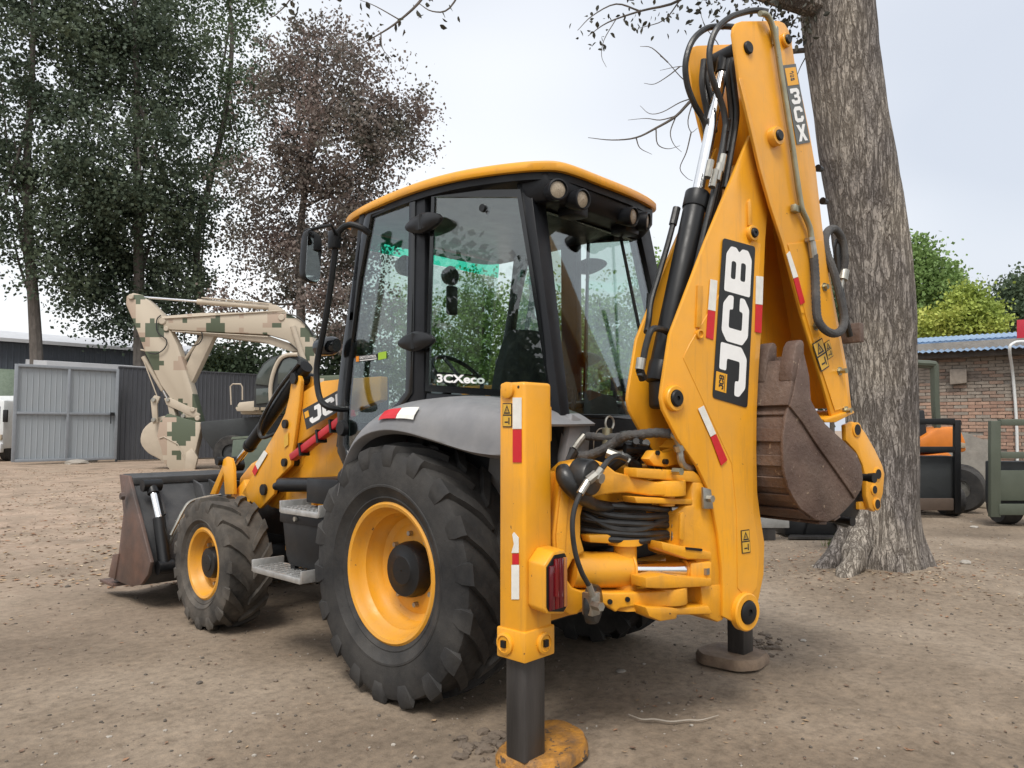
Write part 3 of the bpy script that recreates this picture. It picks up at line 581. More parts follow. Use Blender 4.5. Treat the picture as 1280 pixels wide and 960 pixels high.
sw = [V((0, .55, 1.86))+Matrix.Rotation(R(42), 3, 'X') @ V((.2*math.cos(t), .2*math.sin(t), 0)) for t in [2*math.pi*k/28 for k in range(28)]]
st = S().loops([[c+((c-V((0, .55, 1.86))).normalized()*math.cos(u)+V((0, -.67, .74))*math.sin(u))*.015 for u in [2*math.pi*j/8 for j in range(8)]] for c in sw], closed=True).out('steering_wheel', m_blk, BH)
S().bar(sw[0], sw[14], .03, .012).bar(sw[7], V((0, .55, 1.86)), .03, .012).out('wheel_spoke', m_blk, st)
for x in (-.30, -.2, .2, .3):
    S().cyl((x, -.62, 1.3), (x, -.66, 1.72), .012).box((x, -.66, 1.75), (.04, .04, .08)).out('control_lever', m_blk, BH)
S().bb((-.42, -.80, 1.06), (.42, -.60, 1.34)).bev(.03).out('rear_console', m_blk, BH)
S().prism([V((-.25, -.80, 1.34)), V((.12, -.80, 1.34)), V((.05, -.78, 1.66)), V((-.2, -.78, 1.70))], (0, .06, 0)).bev(.02).out('instrument_pod', m_seat, BH)
S().box((.1, .72, 2.42), (.10, .04, .22)).bev(.02).out('rear_view_mirror', m_blk, BH)
for x, y in ((-.3, .76), (.15, .78)): S().lathe([(.002, .06), (.06, .05), (.075, 0), (.05, -.03)], (x, y, 2.62), (0, 1, 0), 18).out('cab_speaker', m_blk, BH)
S().box((-.52, .42, 1.25), (.22, .3, .4)).bev(.06, 3).out('bag', pm('burgundy_bag', (.10, .02, .03), .8, var=.3, bump=.2), BH)
# ---- stabilisers
def leg(sg):
    g = (lambda x, y, z: V((x, y, z))) if sg < 0 else (lambda x, y, z: V((-x-.11 if abs(x) > .3 else -x, y, z)))
    def bb(s, a, b): p, q = g(*a), g(*b); return s.bb(tuple(p), tuple(q))
    post = bb(S(), (-1.175, -1.150, .60), (-.99, -.997, 1.683)).bev(.016, 3).out('stabiliser_post', m_yel, BH)
    bb(S(), (-1.182, -1.158, .485), (-.983, -.99, .615)).bev(.008).out('post_collar', m_yel, BH)
    bb(S(), (-1.148, -1.128, .05), (-1.012, -1.012, .60)).bev(.012).out('stabiliser_leg', m_leg, BH)
    pad = [(-1.165, -.96), (-1.10, -.915), (-.74, -.865), (-.655, -.93), (-.69, -1.10), (-.80, -1.205), (-.99, -1.225), (-1.15, -1.13)]
    if sg > 0: pad = [(-1.20, -1.22), (-.98, -1.24), (-.86, -1.16), (-.84, -.92), (-.94, -.82), (-1.16, -.84), (-1.26, -.98)]
    ol = rounded(pad, .045, 3)
    L = [[g(x*1.0, y, .0) for x, y in ol], [g(x, y, .035) for x, y in ol]]
    cx = sum(x for x, y in ol)/len(ol); cy = sum(y for x, y in ol)/len(ol)
    L += [[g(cx+(x-cx)*.93, cy+(y-cy)*.93, .06) for x, y in ol]]
    S().loops(L).out('foot_pad', m_foot if sg < 0 else m_foot2, BH)
    for (p, d) in (((-1.182, -1.045, .55), (-1, 0, 0)), ((-1.06, -1.158, .55), (0, -1, 0))):
        b = S().lathe([(.046, -.01), (.046, .010), (.036, .014), (.034, .008), (.002, .008)], g(*p), V((d[0]*-sg, d[1], d[2])), 24).out('wear_pad_plug', m_yel, BH)
        q = g(*p)+V((d[0]*-sg, d[1], d[2]))*.0085; S().box(q, (.024, .024, .03)).out('plug_recess', m_blk, b)
    S().lathe([(.036, -.01), (.036, .014), (.026, .018), (.002, .018)], g(-1.175, -1.056, 1.648), V((sg, 0, 0)), 20).out('button_boss', m_yel, BH)
    for y in (-1.008, -1.115): S().lathe([(.007, 0), (.002, .002)], g(-1.175, y, 1.660), V((sg, 0, 0)), 10).out('bolt_hole', m_blk, BH)
    bb(S(), (-.988, -1.13, 1.42), (-.965, -1.06, 1.58)).bev(.006).out('post_lug', m_yel, BH)
    if sg > 0: g = lambda x, y, z: V((-x-.27, y, z))
    # tail lamp
    ls = [(-1.155, .905), (-1.095, .955), (-1.02, .955), (-1.0, .93), (-1.0, .705), (-1.03, .68), (-1.14, .70), (-1.155, .72)]
    ho = S().loops([[g(x, -1.150, z+.01) for x, z in ls], [g(x, -1.245, z) for x, z in ls]]).bev(.008).out('tail_lamp_housing', m_yel, BH)
    cx, cz = -1.075, .81
    lens = [(cx+(x-cx)*.86, cz+(z-cz)*.90) for x, z in ls]
    S().prism([g(x, -1.243, z) for x, z in lens], (0, -.008, 0)).out('tail_lamp_bezel', m_blk, ho)
    for x0, x1, m in ((-1.135, -1.105, m_lens), (-1.102, -1.075, m_lens3), (-1.072, -1.045, m_lens), (-1.040, -1.022, m_lens2)):
        ztop = .90 if x0 < -1.11 else .925
        bb(S(), (x0, -1.262, .715), (x1, -1.250, ztop)).bev(.003).out('tail_lamp_lens', m, ho)
    bb(S(), (-1.11, -1.26, .77), (-1.105+.012, -1.268, .87)).out('lens_rib', m_lens3, ho)
for sg in (-1, 1): leg(sg)
DX_ = -1.175
def lq(x0, y0, x1, y1): return [at(a, b, 'x', DX_) for a, b in ((x0, y1), (x1, y1), (x1, y0), (x0, y0))]
flat_decal('reflector_white', lq(641.5, 497, 652.5, 536), m_wtape, DN, BH, .002, .002); flat_decal('reflector_red', lq(641.5, 537, 652.5, 578), m_red, DN, BH, .002, .002)
def warn(q, n, parent=None):
    flat_decal('warning_sticker', q, m_decal, n, BH, .002, .0015); f = quadmap(q); n = V(n)
    for v0, v1 in ((.04, .47), (.53, .96)): flat_decal('sticker_field', [f(.07, v0), f(.93, v0), f(.93, v1), f(.07, v1)], m_sticker, n, BH, .004, .001)
    s = S(); P = lambda u, v: f(u, v)+n*.0058
    s.fill([[P(.15, .56), P(.85, .56), P(.5, .93)], [P(.30, .62), P(.70, .62), P(.5, .83)]]); s.face([P(.46, .65), P(.54, .65), P(.53, .75), P(.47, .75)])
    s.face([P(.25, .18), P(.62, .18), P(.62, .24), P(.25, .24)]); s.face([P(.66, .12), P(.78, .12), P(.78, .40), P(.66, .40)])
    s.out('sticker_pictogram', m_decal, BH, smooth=0, recalc=False)
warn(lq(629, 504, 640.5, 534), DN)
flat_decal('reflector_white', lq(640, 706, 649.5, 749), m_wtape, DN, BH, .002, .002); flat_decal('reflector_red', lq(641, 692, 649, 705.5), m_red, DN, BH, .002, .002); flat_decal('reflector_scrap', [at(a, b, 'x', DX_) for a, b in ((640, 691), (649, 691), (649, 672), (643, 665), (641, 668), (643, 680))], m_wtape, DN, BH, .002, .002)
# ---- rear frame and side-shift carriage
S().bb((-.98, -1.08, 1.10), (.98, -.96, 1.28)).bev(.01).out('upper_rear_rail', m_yel, BH)
S().bb((-.98, -1.08, .60), (.98, -.96, .76)).bev(.01).out('lower_rear_rail', m_yel, BH)
for x in (-.84, .84): S().bb((x-.06, -.99, .70), (x+.06, -.95, 1.15)).out('rear_upright', m_yel, BH)
S().bb((-.80, -.955, .55), (.70, -.92, 1.30)).out('shade_backing', m_blk, BH)  # black sheet added to stand for the shade behind the carriage opening
CO = V((-.98, -1.12, 0)); CU = V((.56, -.35, 0)).normalized(); CN = V((-CU.y, CU.x, 0))     # the carriage face, running back to the slew pivot
def cq(px, py, off=0.0):
    d = ray(px, py); return CAM+d*((CO+CN*off-CAM).dot(CN)/d.dot(CN))
cc_ = [(699,602),(702,588),(712,579),(728,576),(744,575),(756,579),(770,590),(796,597),(818,602),(846,604),(846,620),(813,620),(785,616),(767,617),(748,620),(736,625),(729,633),(726,645),(726,672),(731,690),(716,700),(710,712),(710,726),(716,735),(727,739),(764,741),(800,740),(847,738),(847,757),(820,760),(790,759),(775,761),(770,766),(762,760),(752,754),(740,753),(730,760),(722,768),(712,770),(702,762),(694,720),(690,670)]
S().prism([cq(x, y) for x, y in cc_], CN*.16).bev(.010, 3).out('side_shift_carriage', m_yel_worn, BH)
S().prism([cq(x, y, -.012) for x, y in ((702,606),(713,606),(709,650),(706,700),(704,745),(698,720),(695,670))], CN*.02).bev(.004).out('carriage_rib', m_yel_worn, BH)
for y0 in (600, 744): S().hexa([cq(702, y0, .16), cq(745, y0, .16), cq(745, y0+16, .16), cq(702, y0+16, .16)], [p+V((.02, .16, 0)) for p in (cq(702, y0, .16), cq(745, y0, .16), cq(745, y0+16, .16), cq(702, y0+16, .16))]).out('carriage_clamp', m_yel_worn, BH)
PV = cq(833, 611, .08); PV.z = 0                       # slew pivot
for ya, yb in ((621, 601.5), (758.5, 737)):
    z0, z1 = cq(833, ya).z, cq(833, yb).z
    S().cyl(PV+V((0, 0, z0)), PV+V((0, 0, z1)), .092, None, 28).bev(.006).out('pivot_boss', m_yel_worn, BH)
    S().cyl(PV+V((0, 0, z0-.05)), PV+V((0, 0, z1+.045)), .04, None, 20).out('king_pin', m_yel_worn, BH)
for x, y in ((706, 592), (762, 752), (784, 749)): p = cq(x, y, 0); S().cyl(p, p-CN*.008, .012, None, 10).out('casting_boss', m_blk, BH)
# ---- swing post, slewed across the back of the machine
def bprism(name, pts, o0, o1, mat=None, bevel=.01, seg=2):
    a = [bq(x, y, o0) for x, y in pts]; s = S().prism(a, BN*(o1-o0))
    if bevel: s.bev(bevel, seg)
    return s.out(name, mat or m_yel_worn, BH)
bprism('swing_fork', [(796,585),(868,589),(877,596),(879,604),(796,597)], .02, .11, bevel=.008)
bprism('swing_fork', [(793,621),(866,624),(866,631),(796,629)], .02, .11, bevel=.006)
bprism('swing_post', [(866,602),(879,602),(885,615),(892,640),(898,680),(903,712),(904,772),(892,776),(882,760),(876,740),(872,700),(862,700),(850,695),(848,640),(858,632),(866,631)], .02, .24, bevel=.012)
bprism('swing_flange', [(827,677),(850,682),(890,690),(890,700),(860,699),(829,688)], .0, .10, bevel=.008)
bprism('flange_slot', [(858,684),(878,686),(878,689),(858,687)], -.006, .01, m_blk, 0)
bprism('swing_fork', [(807,722),(830,718),(848,720),(890,723),(890,733),(830,736),(808,735)], -.02, .08, bevel=.006)
bprism('swing_fork', [(807,759),(848,760),(886,757),(892,768),(847,769),(846,774),(826,777),(812,771)], -.01, .09, bevel=.008)
bprism('swing_post_foot', [(876,733),(903,730),(905,775),(898,778),(880,770)], .015, .25, bevel=.01)
bprism('grease_patch', [(811,722.3),(846,719.3),(846,720.6),(811,724)], -.012, .06, m_leg, 0)
bprism('hose_bracket', [(851,642),(855,640),(855,676),(850,674)], .0, .012, m_yel_worn, .002)
# slew ram
a = cq(712, 712, .07); e = bq(868, 712, .06); d = (e-a); b = a+d*.46
rm = S().cyl(a, a+d*.44, .083, None, 28).cyl(a+d*.44, b, .088, None, 28).bev(.004).out('slew_ram', m_yel, BH)
S().cyl(b, a+d*.9, .041, None, 24).out('ram_rod', m_chrome, rm)
S().cyl(a+d*.90, a+d*.92, .05, None, 20).box(e, (.12, .12, .09), Matrix.Rotation(math.atan2(d.y, d.x), 3, 'Z')).bev(.01).out('rod_eye', m_yel, rm)
c = a+d*.43; S().cyl(c-V((0, 0, .16)), c+V((0, 0, .13)), .055, None, 20).cyl(c-V((0, 0, .175)), c-V((0, 0, .15)), .09).cyl(c+V((0, 0, .12)), c+V((0, 0, .15)), .085).out('ram_trunnion', m_yel, rm)
bprism('trunnion_cap', [(736,669),(766,668),(800,671),(812,678),(795,683),(768,680),(738,678)], .14, .20, m_yel, .006)
S().box(e+V((0, -.065, .0)), (.03, .02, .03)).out('grease_nipple', m_steel, rm)
# hoses through the swing post
for i, (y0, y1, ym) in enumerate(((627, 637, 634), (636, 645, 646), (650, 656, 655), (664, 667, 668), (676, 671, 676), (645, 650, 662))):
    p = [cq(716, y0-6, .14), cq(734, y0-1, .09), cq(765, ym-2, .05), cq(800, ym, .04), bq(830, y1, .10), bq(850, y1, .07)]
    S().tube(spline(p, 6), .0175, 10).out('hose', m_hose, BH)
    q0, q1 = bq(838, y1, .08), bq(850, y1+.3, .06); S().cyl(q0, q1, .020, None, 10).out('hose_fitting', m_steel, BH)
# sleeved hoses above the carriage
W_ = [([(838, 542, .05), (820, 541, .10), (800, 543, .16), (782, 545, .22), (770, 552, .28), (752, 563, .34), (735, 569, .40), (716, 571, .46), (704, 578, .5)], .024, m_wrap),
      ([(782, 545, .25), (765, 547, .32), (745, 546, .40), (733, 545, .44)], .022, m_wrap),
      ([(775, 550, .45), (790, 556, .35), (800, 560, .3), (815, 562, .25)], .016, m_hose)]
for pts, r, m in W_:
    P = spline([bq(*q) for q in pts], 7); n = len(P)
    S().tube(P, [r*(1+.07*math.sin(i*2.1)) for i in range(n)], 10).out('sleeved_hose', m, BH)
S().tube(spline([bq(838, 542, .05), bq(846, 548, .03), bq(850, 562, .03), bq(851, 575, .03), bq(857, 584, .04), bq(872, 586, .06)], 6), .018, 10).out('hydraulic_pipe', m_steel, BH)
S().cyl(bq(848, 556, .03), bq(850, 563, .03), .027, None, 8).out('pipe_nut', m_steel, BH)
p = [bq(730, 545, .45), bq(724, 552, .45), bq(717, 562, .44), bq(706, 580, .46), bq(700, 590, .48)]
S().tube([p[0], p[1], p[2]], .02, 10).out('hose_fitting', m_steel, BH); S().tube(spline(p[2:], 4), [.03]*9 if len(spline(p[2:], 4)) == 9 else .03, 10).out('hose', m_hose, BH)
# black accumulator with fittings and the drop hose
a = cq(722, 596, -0.030); S().cyl(a, a-CN*.07+CU*.05, .088, .080, 26).bev(.012).out('rubber_cap', m_hose, BH)
S().tube(spline([cq(703, 585, -0.030), cq(708, 598, -0.070), cq(722, 616, -0.070), cq(745, 632, 0.010), cq(775, 634, 0.080)], 5), [.030, .034, .038, .041, .043, .044, .044, .044, .043, .042, .040, .038, .035, .032, .030, .028, .026, .024, .022, .021, .02], 12).out('hose_sheath', m_hose, BH)
f0 = cq(741, 595, -0.110)
S().cyl(f0, f0+V((-.0, -.05, -.01)), .026, .024, 8).cyl(cq(745, 593, -0.140), cq(735, 601, -0.140), .022, None, 8).cyl(cq(735, 601, -0.140), cq(725, 617, -0.160), .017, None, 10).cyl(cq(745, 595, -0.140), cq(752, 586, -0.140), .017, None, 10).out('hose_fitting', m_steel, BH)
S().tube(spline([cq(726, 615, -0.160), cq(718, 636, -0.180), cq(715.5, 660, -.19), cq(719, 690, -0.190), cq(727, 715, -0.180), cq(736, 732, -0.160), cq(739, 742, -0.150)], 6), .0115, 9).out('drop_hose', m_hose, BH)
S().cyl(cq(736, 731, -0.160), cq(741, 745, -0.150), .014, None, 8).out('hose_fitting', m_steel, BH)
S().tube(spline([cq(752, 586, -0.140), cq(762, 574, -0.120), cq(772, 570, -0.090), cq(783, 574, -0.050)], 5), .013, 8).out('hose', m_hose, BH)
a = cq(727, 755, -0.030); S().cyl(a+CU*.03, a-CN*.03+CU*.07, .090, .084, 28).bev(.012).out('rubber_cap', m_hose, BH)
a = cq(739, 754, -0.090); S().box(a, (.06, .06, .10)).bev(.006).out('valve_block', m_steel, BH); b = cq(742, 756, -0.130); S().cyl(b, b+V((-.01, -.05, 0)), .02, None, 6).out('bolt', m_steel, BH)
# transport lock pin with ring, link lever, clutter of fittings
a, b = bq(759, 560, .35), bq(759, 535, .35); S().cyl(a, b, .026, None, 16).out('lock_pin', m_pipe, BH)
c = bq(762, 529, .35); S().tube([c+BU*.028*math.cos(t)+V((0, 0, .034*math.sin(t))) for t in [2*math.pi*k/20 for k in range(21)]], .006, 6).out('pin_ring', m_steel, BH)
S().tube(spline([bq(757, 535, .35), bq(748, 537, .38), bq(743, 548, .40), bq(742, 562, .41)], 5), .003, 5).out('lanyard', m_steel, BH)
bprism('lock_lever', [(811,574),(818,563),(826,563),(830,566),(848,560),(862,562),(862,578),(832,584),(818,582)], .10, .16, m_yel, .008)
p = bq(830, 577, .10); S().cyl(p, p-BN*.02, .014, None, 10).out('pivot_pin', m_blk, BH)
p = bq(821, 566, .10); S().cyl(p, p-BN*.012, .012, None, 10).out('pivot_pin', m_blk, BH)
rr_ = random.Random(5)
for k in range(16):
    a = bq(775+rr_.uniform(0, 55), 556+rr_.uniform(-8, 20), .2+rr_.uniform(0, .25)); d = V((rr_.uniform(-1, 1), rr_.uniform(-1, 1), rr_.uniform(-.6, .6))).normalized()
    S().cyl(a, a+d*rr_.uniform(.05, .12), rr_.uniform(.014, .028), None, 8).out('hose_fitting', rr_.choice([m_hose, m_steel, m_hose, m_blk]), BH)
for k in range(5):
    a = bq(770+rr_.uniform(0, 30), 575+rr_.uniform(-8, 6), .3); b = bq(800+rr_.uniform(0, 35), 585+rr_.uniform(-10, 5), .2); m = (a+b)/2+V((0, 0, rr_.uniform(.03, .09)))
    S().tube(spline([a, m, b], 6), .012, 8).out('hose', m_hose, BH)
p = bq(842, 589, .01); S().cyl(p, p-BN*.05, .018, None, 6).out('bolt', m_pipe, BH)
bprism('latch_plate', [(879,609),(889,612),(892,636),(880,636)], -.014, .0, m_steel, .002)
p = bq(885, 623, -.014); S().cyl(p, p-BN*.03, .018, None, 6).out('bolt', m_steel, BH)
# ---- boom
BM = bpy.data.objects.new('boom', None); scene.collection.objects.link(BM); BM.parent = BH; BM.location = BO
BH_, = (BH,)
def bp2(name, pts, o0, o1, parent, mat=None, bevel=.008, seg=2, smooth=35, ref=None):
    ref = o0 if ref is None else ref
    s = S().prism([bq(x, y, ref)+BN*(o0-ref) for x, y in pts], BN*(o1-o0))
    if bevel: s.bev(bevel, seg)
    return s.out(name, mat or m_yel, parent, smooth=smooth)
plate = [(938,168),(946,172),(958,200),(962,240),(957,300),(953,400),(949,460),(946.5,515),(946,560),(947,615),(950,640),(956,679),(955,718),(949,748),(944,766),(937,777),(929,781),(920,779),(904,771),(904,745),(903,712),(898,668),(892,638),(884,608),(872,583),(848,549),(829,512),(826.5,497),(828,484),(838,418),(883,300)]
for o0 in (0.0, .225): bp2('boom_plate', plate, o0, o0+.022, BM, bevel=.006, ref=0.)
bp2('boom_web', [(936,200),(955,240),(945,420),(938,560),(945,690),(925,740),(910,700),(905,640),(870,575),(862,560),(872,550),(905,590),(925,400),(925,240)], .022, .225, BM, bevel=0)
bp2('boom_doubler', [(940,300),(951,305),(945,420),(942,515),(942,640),(950,690),(946,735),(935,750),(922,735),(921,640),(915,580),(854,447),(862,430)], -.0035, .0005, BM, bevel=.002, seg=1)
for (x, y, r, h, rp) in ((929.5, 764, .095, .03, .058), (841, 498, .062, .025, .040), (938.5, 292, .042, .022, .026)):
    p = bq(x, y, 0); b = S().lathe([(r, .01), (r, -h*.8), (r*.93, -h), (rp*1.05, -h), (rp*1.05, -h+.01)], p, BN, 32).out('pin_boss', m_yel, BM)
    S().lathe([(rp, .05), (rp, -h-.006), (rp*.85, -h-.012), (rp*.30, -h-.012), (rp*.28, -h-.004), (.001, -h-.004)], p, BN, 24).out('pin', m_blk, b)
p0, p1 = bq(841, 497, .022), bq(841, 497, .09); S().cyl(p0, p1, .05, .045, 20).out('pin_spacer', m_yel, BM)
p0, p1 = bq(841, 497, .16), bq(841, 497, .225); S().cyl(p0, p1, .045, .05, 20).out('pin_spacer', m_yel, BM)
bp2('pin_rib', [(936,282),(935.5,252),(938,248),(940.5,252),(941,282)], -.012, .002, BM, bevel=.005)
bp2('lock_bar', [(873,356),(879.5,357),(877,410),(871,409)], -.012, .002, BM, m_yel_worn, .004)
p = bq(873, 418, 0); S().lathe([(.024, .0), (.024, -.016), (.018, -.018), (.015, -.008), (.001, -.008)], p, BN, 20).out('lock_knob', m_yel_worn, BM)
NB = -BN
def bd(pts): return [bq(x, y, -.0035) for x, y in pts]
panel = bd([(890,497),(933.5,510),(943.5,308.5),(903,297.5)]); f = quadmap(panel)
# panel drawn with rounded corners
s = S(); s.prism([f(x, y/2.6)+NB*.002 for x, y in rounded([(0, 0), (1, 0), (1, 2.6), (0, 2.6)], .07)], NB*.002); s.out('logo_panel', m_decal, BM, smooth=0)
# reading direction runs up the boom, letter tops face the cab side
lq_ = [f(.90, .035), f(.90, .965), f(.12, .965), f(.12, .035)]
def sub(u0, u1, v0, v1): g = quadmap(lq_); return [g(u0, v0), g(u1, v0), g(u1, v1), g(u0, v1)]
s = S()
for ch, u0, u1, v0, v1 in (('J', .015, .34, 0, 1), ('C', .355, .665, 0, 1), ('B', .685, .995, 0, 1)):
    g = quadmap(sub(u0, u1, v0, v1)); s.fill([[g(u, v)+NB*.0055 for u, v in l] for l in glyph(ch)])
s.out('logo_letters', m_white, BM, smooth=0, recalc=False)
sq = [f(.05, .05), f(.36, .05), f(.36, .165), f(.05, .165)]; flat_decal('logo_square', sq, m_olive_emb, NB, BM, .0045, .001)
g = quadmap([sq[1], sq[2], sq[3], sq[0]])
s = S()
for i, ch in enumerate('JCB'):
    h = quadmap([g(.12+.26*i, .30), g(.36+.26*i, .30), g(.36+.26*i, .72), g(.12+.26*i, .72)]); s.fill([[h(u, v)+NB*.0065 for u, v in l] for l in glyph(ch)])
s.fill([[g(.06, .18)+NB*.0065, g(.94, .18)+NB*.0065, g(.94, .23)+NB*.0065, g(.06, .23)+NB*.0065]]).out('logo_small_letters', m_decal, BM, smooth=0, recalc=False)
for pts, k in (([(887.5,349),(896,351),(893.6,389),(884.5,387)], 'w'), ([(884.4,387.6),(893.5,389.6),(891,425),(882,422)], 'r'), ([(944.5,345),(953.5,346),(952.5,381),(944,380)], 'w'), ([(944,380.6),(952.5,381.6),(951,416.5),(943,415)], 'r'),
               ([(872,511),(879,507),(894.3,542),(887.6,546)], 'w'), ([(887.8,546.6),(894.6,542.6),(908.6,575),(900.8,582)], 'r')):
    flat_decal('reflector_white' if k == 'w' else 'reflector_red', [bq(x, y, -.003) for x, y in pts], m_wtape if k == 'w' else m_red, NB, BM, .002, .002)
_BH = BH; BH = BM
warn([bq(927, 692, -.0035), bq(937.5, 690.5, -.0035), bq(936, 661.5, -.0035), bq(925.5, 663, -.0035)], NB)
BH = _BH
# dipper ram between the boom plates
a, b, c = bq(822, 478, .125), bq(871, 246, .125), bq(907, 72, .125)
rm = S().cyl(a, b, .058, None, 24).cyl(a+(b-a)*.93, b+(b-a)*.02, .064, None, 24).cyl(a+(b-a)*.0, a+(b-a)*.10, .062, None, 24).bev(.004).out('dipper_ram', m_blk, BM)
S().cyl(b, c, .031, None, 20).out('ram_rod', m_chrome, rm)
e = bq(841, 497, .125); S().box((a+e)/2+V((-.0, 0, -.01)), (.13, .13, .17), Matrix.Rotation(R(-12), 3, 'Z')).bev(.025, 3).out('ram_base', m_blk, rm)
S().cyl(c+BN*-.08, c+BN*.08, .05, None, 20).cyl(c+(b-c)*.12, c, .04, .05, 16).out('ram_eye', m_blk, rm)
# boom ram deep between the plates
S().cyl(bq(905, 640, .12), bq(880, 430, .12), .05, None, 18).out('boom_ram', m_blk, BM)
# hoses up the boom
def hose(pts, r, m=m_hose, name='hose', parent=None, k=7):
    return S().tube(spline([bq(*q) for q in pts], k), r, 9).out(name, m, parent or BM)
hose([(838,418,.06),(828,412,.05),(815,412,.04),(808,430,.05),(803,455,.06),(800,470,.06)], .016)
S().cyl(bq(801.5, 448, .06), bq(799.5, 462, .06), .022, None, 10).out('hose_fitting', m_steel, BM)
S().cyl(bq(799.5, 462, .06), bq(804, 474, .07), .020, None, 10).out('hose_elbow', m_blk, BM)
hose([(846,262,.20),(842,278,.20),(834,308,.2),(824,342,.2),(814,376,.19),(811,400,.16),(808,415,.12)], .015)
S().cyl(bq(846, 260, .2), bq(841, 281, .2), .021, None, 10).out('hose_fitting', m_hose, BM)
for i in range(4):
    o = i*6
    hose([(908+o*.35,150,.05+.03*i),(902+o*.3,190,.05+.03*i),(893+o*.4,235,.05+.03*i),(880+o*.5,290,.05+.03*i),(866+o*.5,350,.06+.03*i),(852+o*.5,405,.07+.03*i)], .016)
for x, y in ((903, 203), (893, 222), (887, 210), (899, 214)):
    S().cyl(bq(x+1.5, y-9, .03), bq(x-3, y+12, .03), .019, None, 8).out('hose_fitting', m_steel, BM)
hose([(960,15,-.03),(948,13,.0),(932,15,.02),(912,22,.03),(895,38,.04),(887,62,.05),(889,92,.05),(898,118,.05),(905,140,.05),(908,165,.05)], .0165, parent=BM)
hose([(920,34,.10),(902,33,.10),(882,36,.12),(865,52,.13),(857,78,.14),(859,105,.15),(868,130,.15),(880,152,.16),(884,175,.17)], .0165)
hose([(920,60,.06),(915,80,.06),(918,110,.06),(921,145,.06),(915,185,.06),(906,235,.06)], .016); hose([(914,62,.08),(910,90,.08),(912,120,.09),(914,150,.09),(908,190,.09)], .016)
hose([(880,75,.17),(878,105,.17),(884,140,.17),(888,170,.17)], .018); hose([(888,72,.16),(884,100,.16),(890,130,.16),(893,165,.15)], .018)
# ---- dipper
DP = bpy.data.objects.new('dipper', None); scene.collection.objects.link(DP); DP.parent = BH; DP.location = bq(966, 172, 0)
dplate = [(916.5,42),(917.5,34),(921,28.5),(928,26),(974,25.5),(981,29),(986,37),(990,53),(994,79),(1003,120),(1012,164),(1020,210),(1027,272),(1032,315),(1046,390),(1060,464),(1065,512),(1041,524),(1022,458),(1002,392),(979,304),(963,256),(950,210),(937,154),(924,98)]
for o0 in (-.055, .25): bp2('dipper_plate', dplate, o0, o0+.02, DP, bevel=.006, ref=-.055)
bp2('dipper_web', [(993,95),(1011,170),(1026,275),(1058,470),(1062,510),(1056,510),(1052,470),(1020,275),(1005,170),(987,95)], -.035, .25, DP, bevel=0)
bp2('dipper_nose', [(960,34),(974,34),(978,44),(964,44)], -.035, .25, DP, bevel=0, mat=m_yel_worn)
bp2('dipper_end_flange', [(1030,524),(1066,512),(1068.5,516),(1045,528),(1031,528)], -.07, .30, DP, bevel=.004)
bp2('dipper_edge_strip', [(924,98),(928,97),(941,153),(954,209),(967,255),(983,303),(1006,391),(1002,392),(979,304),(963,256),(950,210),(937,154)], -.060, -.054, DP, bevel=.0015, seg=1)
bp2('dipper_lower_doubler', [(985,305),(1028,300),(1043,390),(1056,464),(1061,508),(1044,514),(1026,458),(1007,392)], -.061, -.054, DP, bevel=.002, seg=1)
for (x, y, r, h, rp) in ((966, 172, .052, .04, .030), (981, 51, .040, .02, .026), (934.5, 60, .0, .004, .034)):
    p = bq(x, y, -.055)
    if r: b = S().lathe([(r, .01), (r, -h*.8), (r*.92, -h), (rp, -h)], p, BN, 28).out('pin_boss', m_yel, DP)
    S().lathe([(rp, .05), (rp, -h-.006), (rp*.8, -h-.012), (.001, -h-.012)], p, BN, 22).out('pin', m_blk, DP)
for (x, y) in ((1022, 210), (1028, 251)):
    p = bq(x, y, .02); S().cyl(p, p+BU*.04, .022, .016, 10).out('stop_bolt', m_blk, DP)
for (x, y, l) in ((1048, 464, .05), (1056, 513, .04), (1029, 359, .03), (1018, 408, .03)):
    p = bq(x, y, -.055); S().cyl(p, p-BN*l, .016, None, 6).cyl(p, p-BN*.012, .026, None, 6).out('bolt', m_pipe, DP)
p = bq(1062, 417, .1); S().box(p, (.05, .16, .12), Matrix.Rotation(-BETA, 3, 'Z')).bev(.006).out('rusty_block', m_rust, DP)
dn = -.0555
pq = [bq(x, y, dn) for x, y in ((995.5,181),(1012,178),(994,80),(978,82))]; f = quadmap(pq)
flat_decal('model_panel', pq, m_greydec, NB, DP, .002, .002); flat_decal('emblem_field', [f(.08, .74), f(.92, .74), f(.92, .96), f(.08, .96)], m_olive_emb, NB, DP, .0045, .001)
s = S()
for ch, v0, v1 in (('X', .03, .24), ('C', .27, .47), ('3', .50, .70)):
    g = quadmap([f(.16, v0), f(.84, v0), f(.84, v1), f(.16, v1)]); s.fill([[g(u, v)+NB*.0058 for u, v in l] for l in glyph(ch)])
s.out('model_lettering', m_white, DP, smooth=0, recalc=False)
g = quadmap([f(.30, .78), f(.74, .78), f(.74, .92), f(.30, .92)]); s = S()
for i, ch in enumerate('JCB'):
    h = quadmap([g(.15, .70-.30*i), g(.85, .76-.30*i), g(.85, .96-.30*i), g(.15, .92-.30*i)]); s.fill([[h(u, v)+NB*.0062 for u, v in l] for l in glyph(ch)])
s.out('emblem_letters', m_decal, DP, smooth=0, recalc=False)
for pts, m in (([(982.5,318),(986.5,314),(997,346),(991,348)], m_wtape), ([(991.2,348.6),(997.2,346.6),(1005.5,378),(1000,381.5)], m_red)):
    flat_decal('reflector_white' if m is m_wtape else 'reflector_red', [bq(x, y, -.061) for x, y in pts], m, NB, DP, .002, .002)
_BH = BH; BH = DP
warn([bq(1026, 465, -.0615), bq(1036, 458, -.0615), bq(1027, 422, -.0615), bq(1014.5, 430, -.0615)], NB)
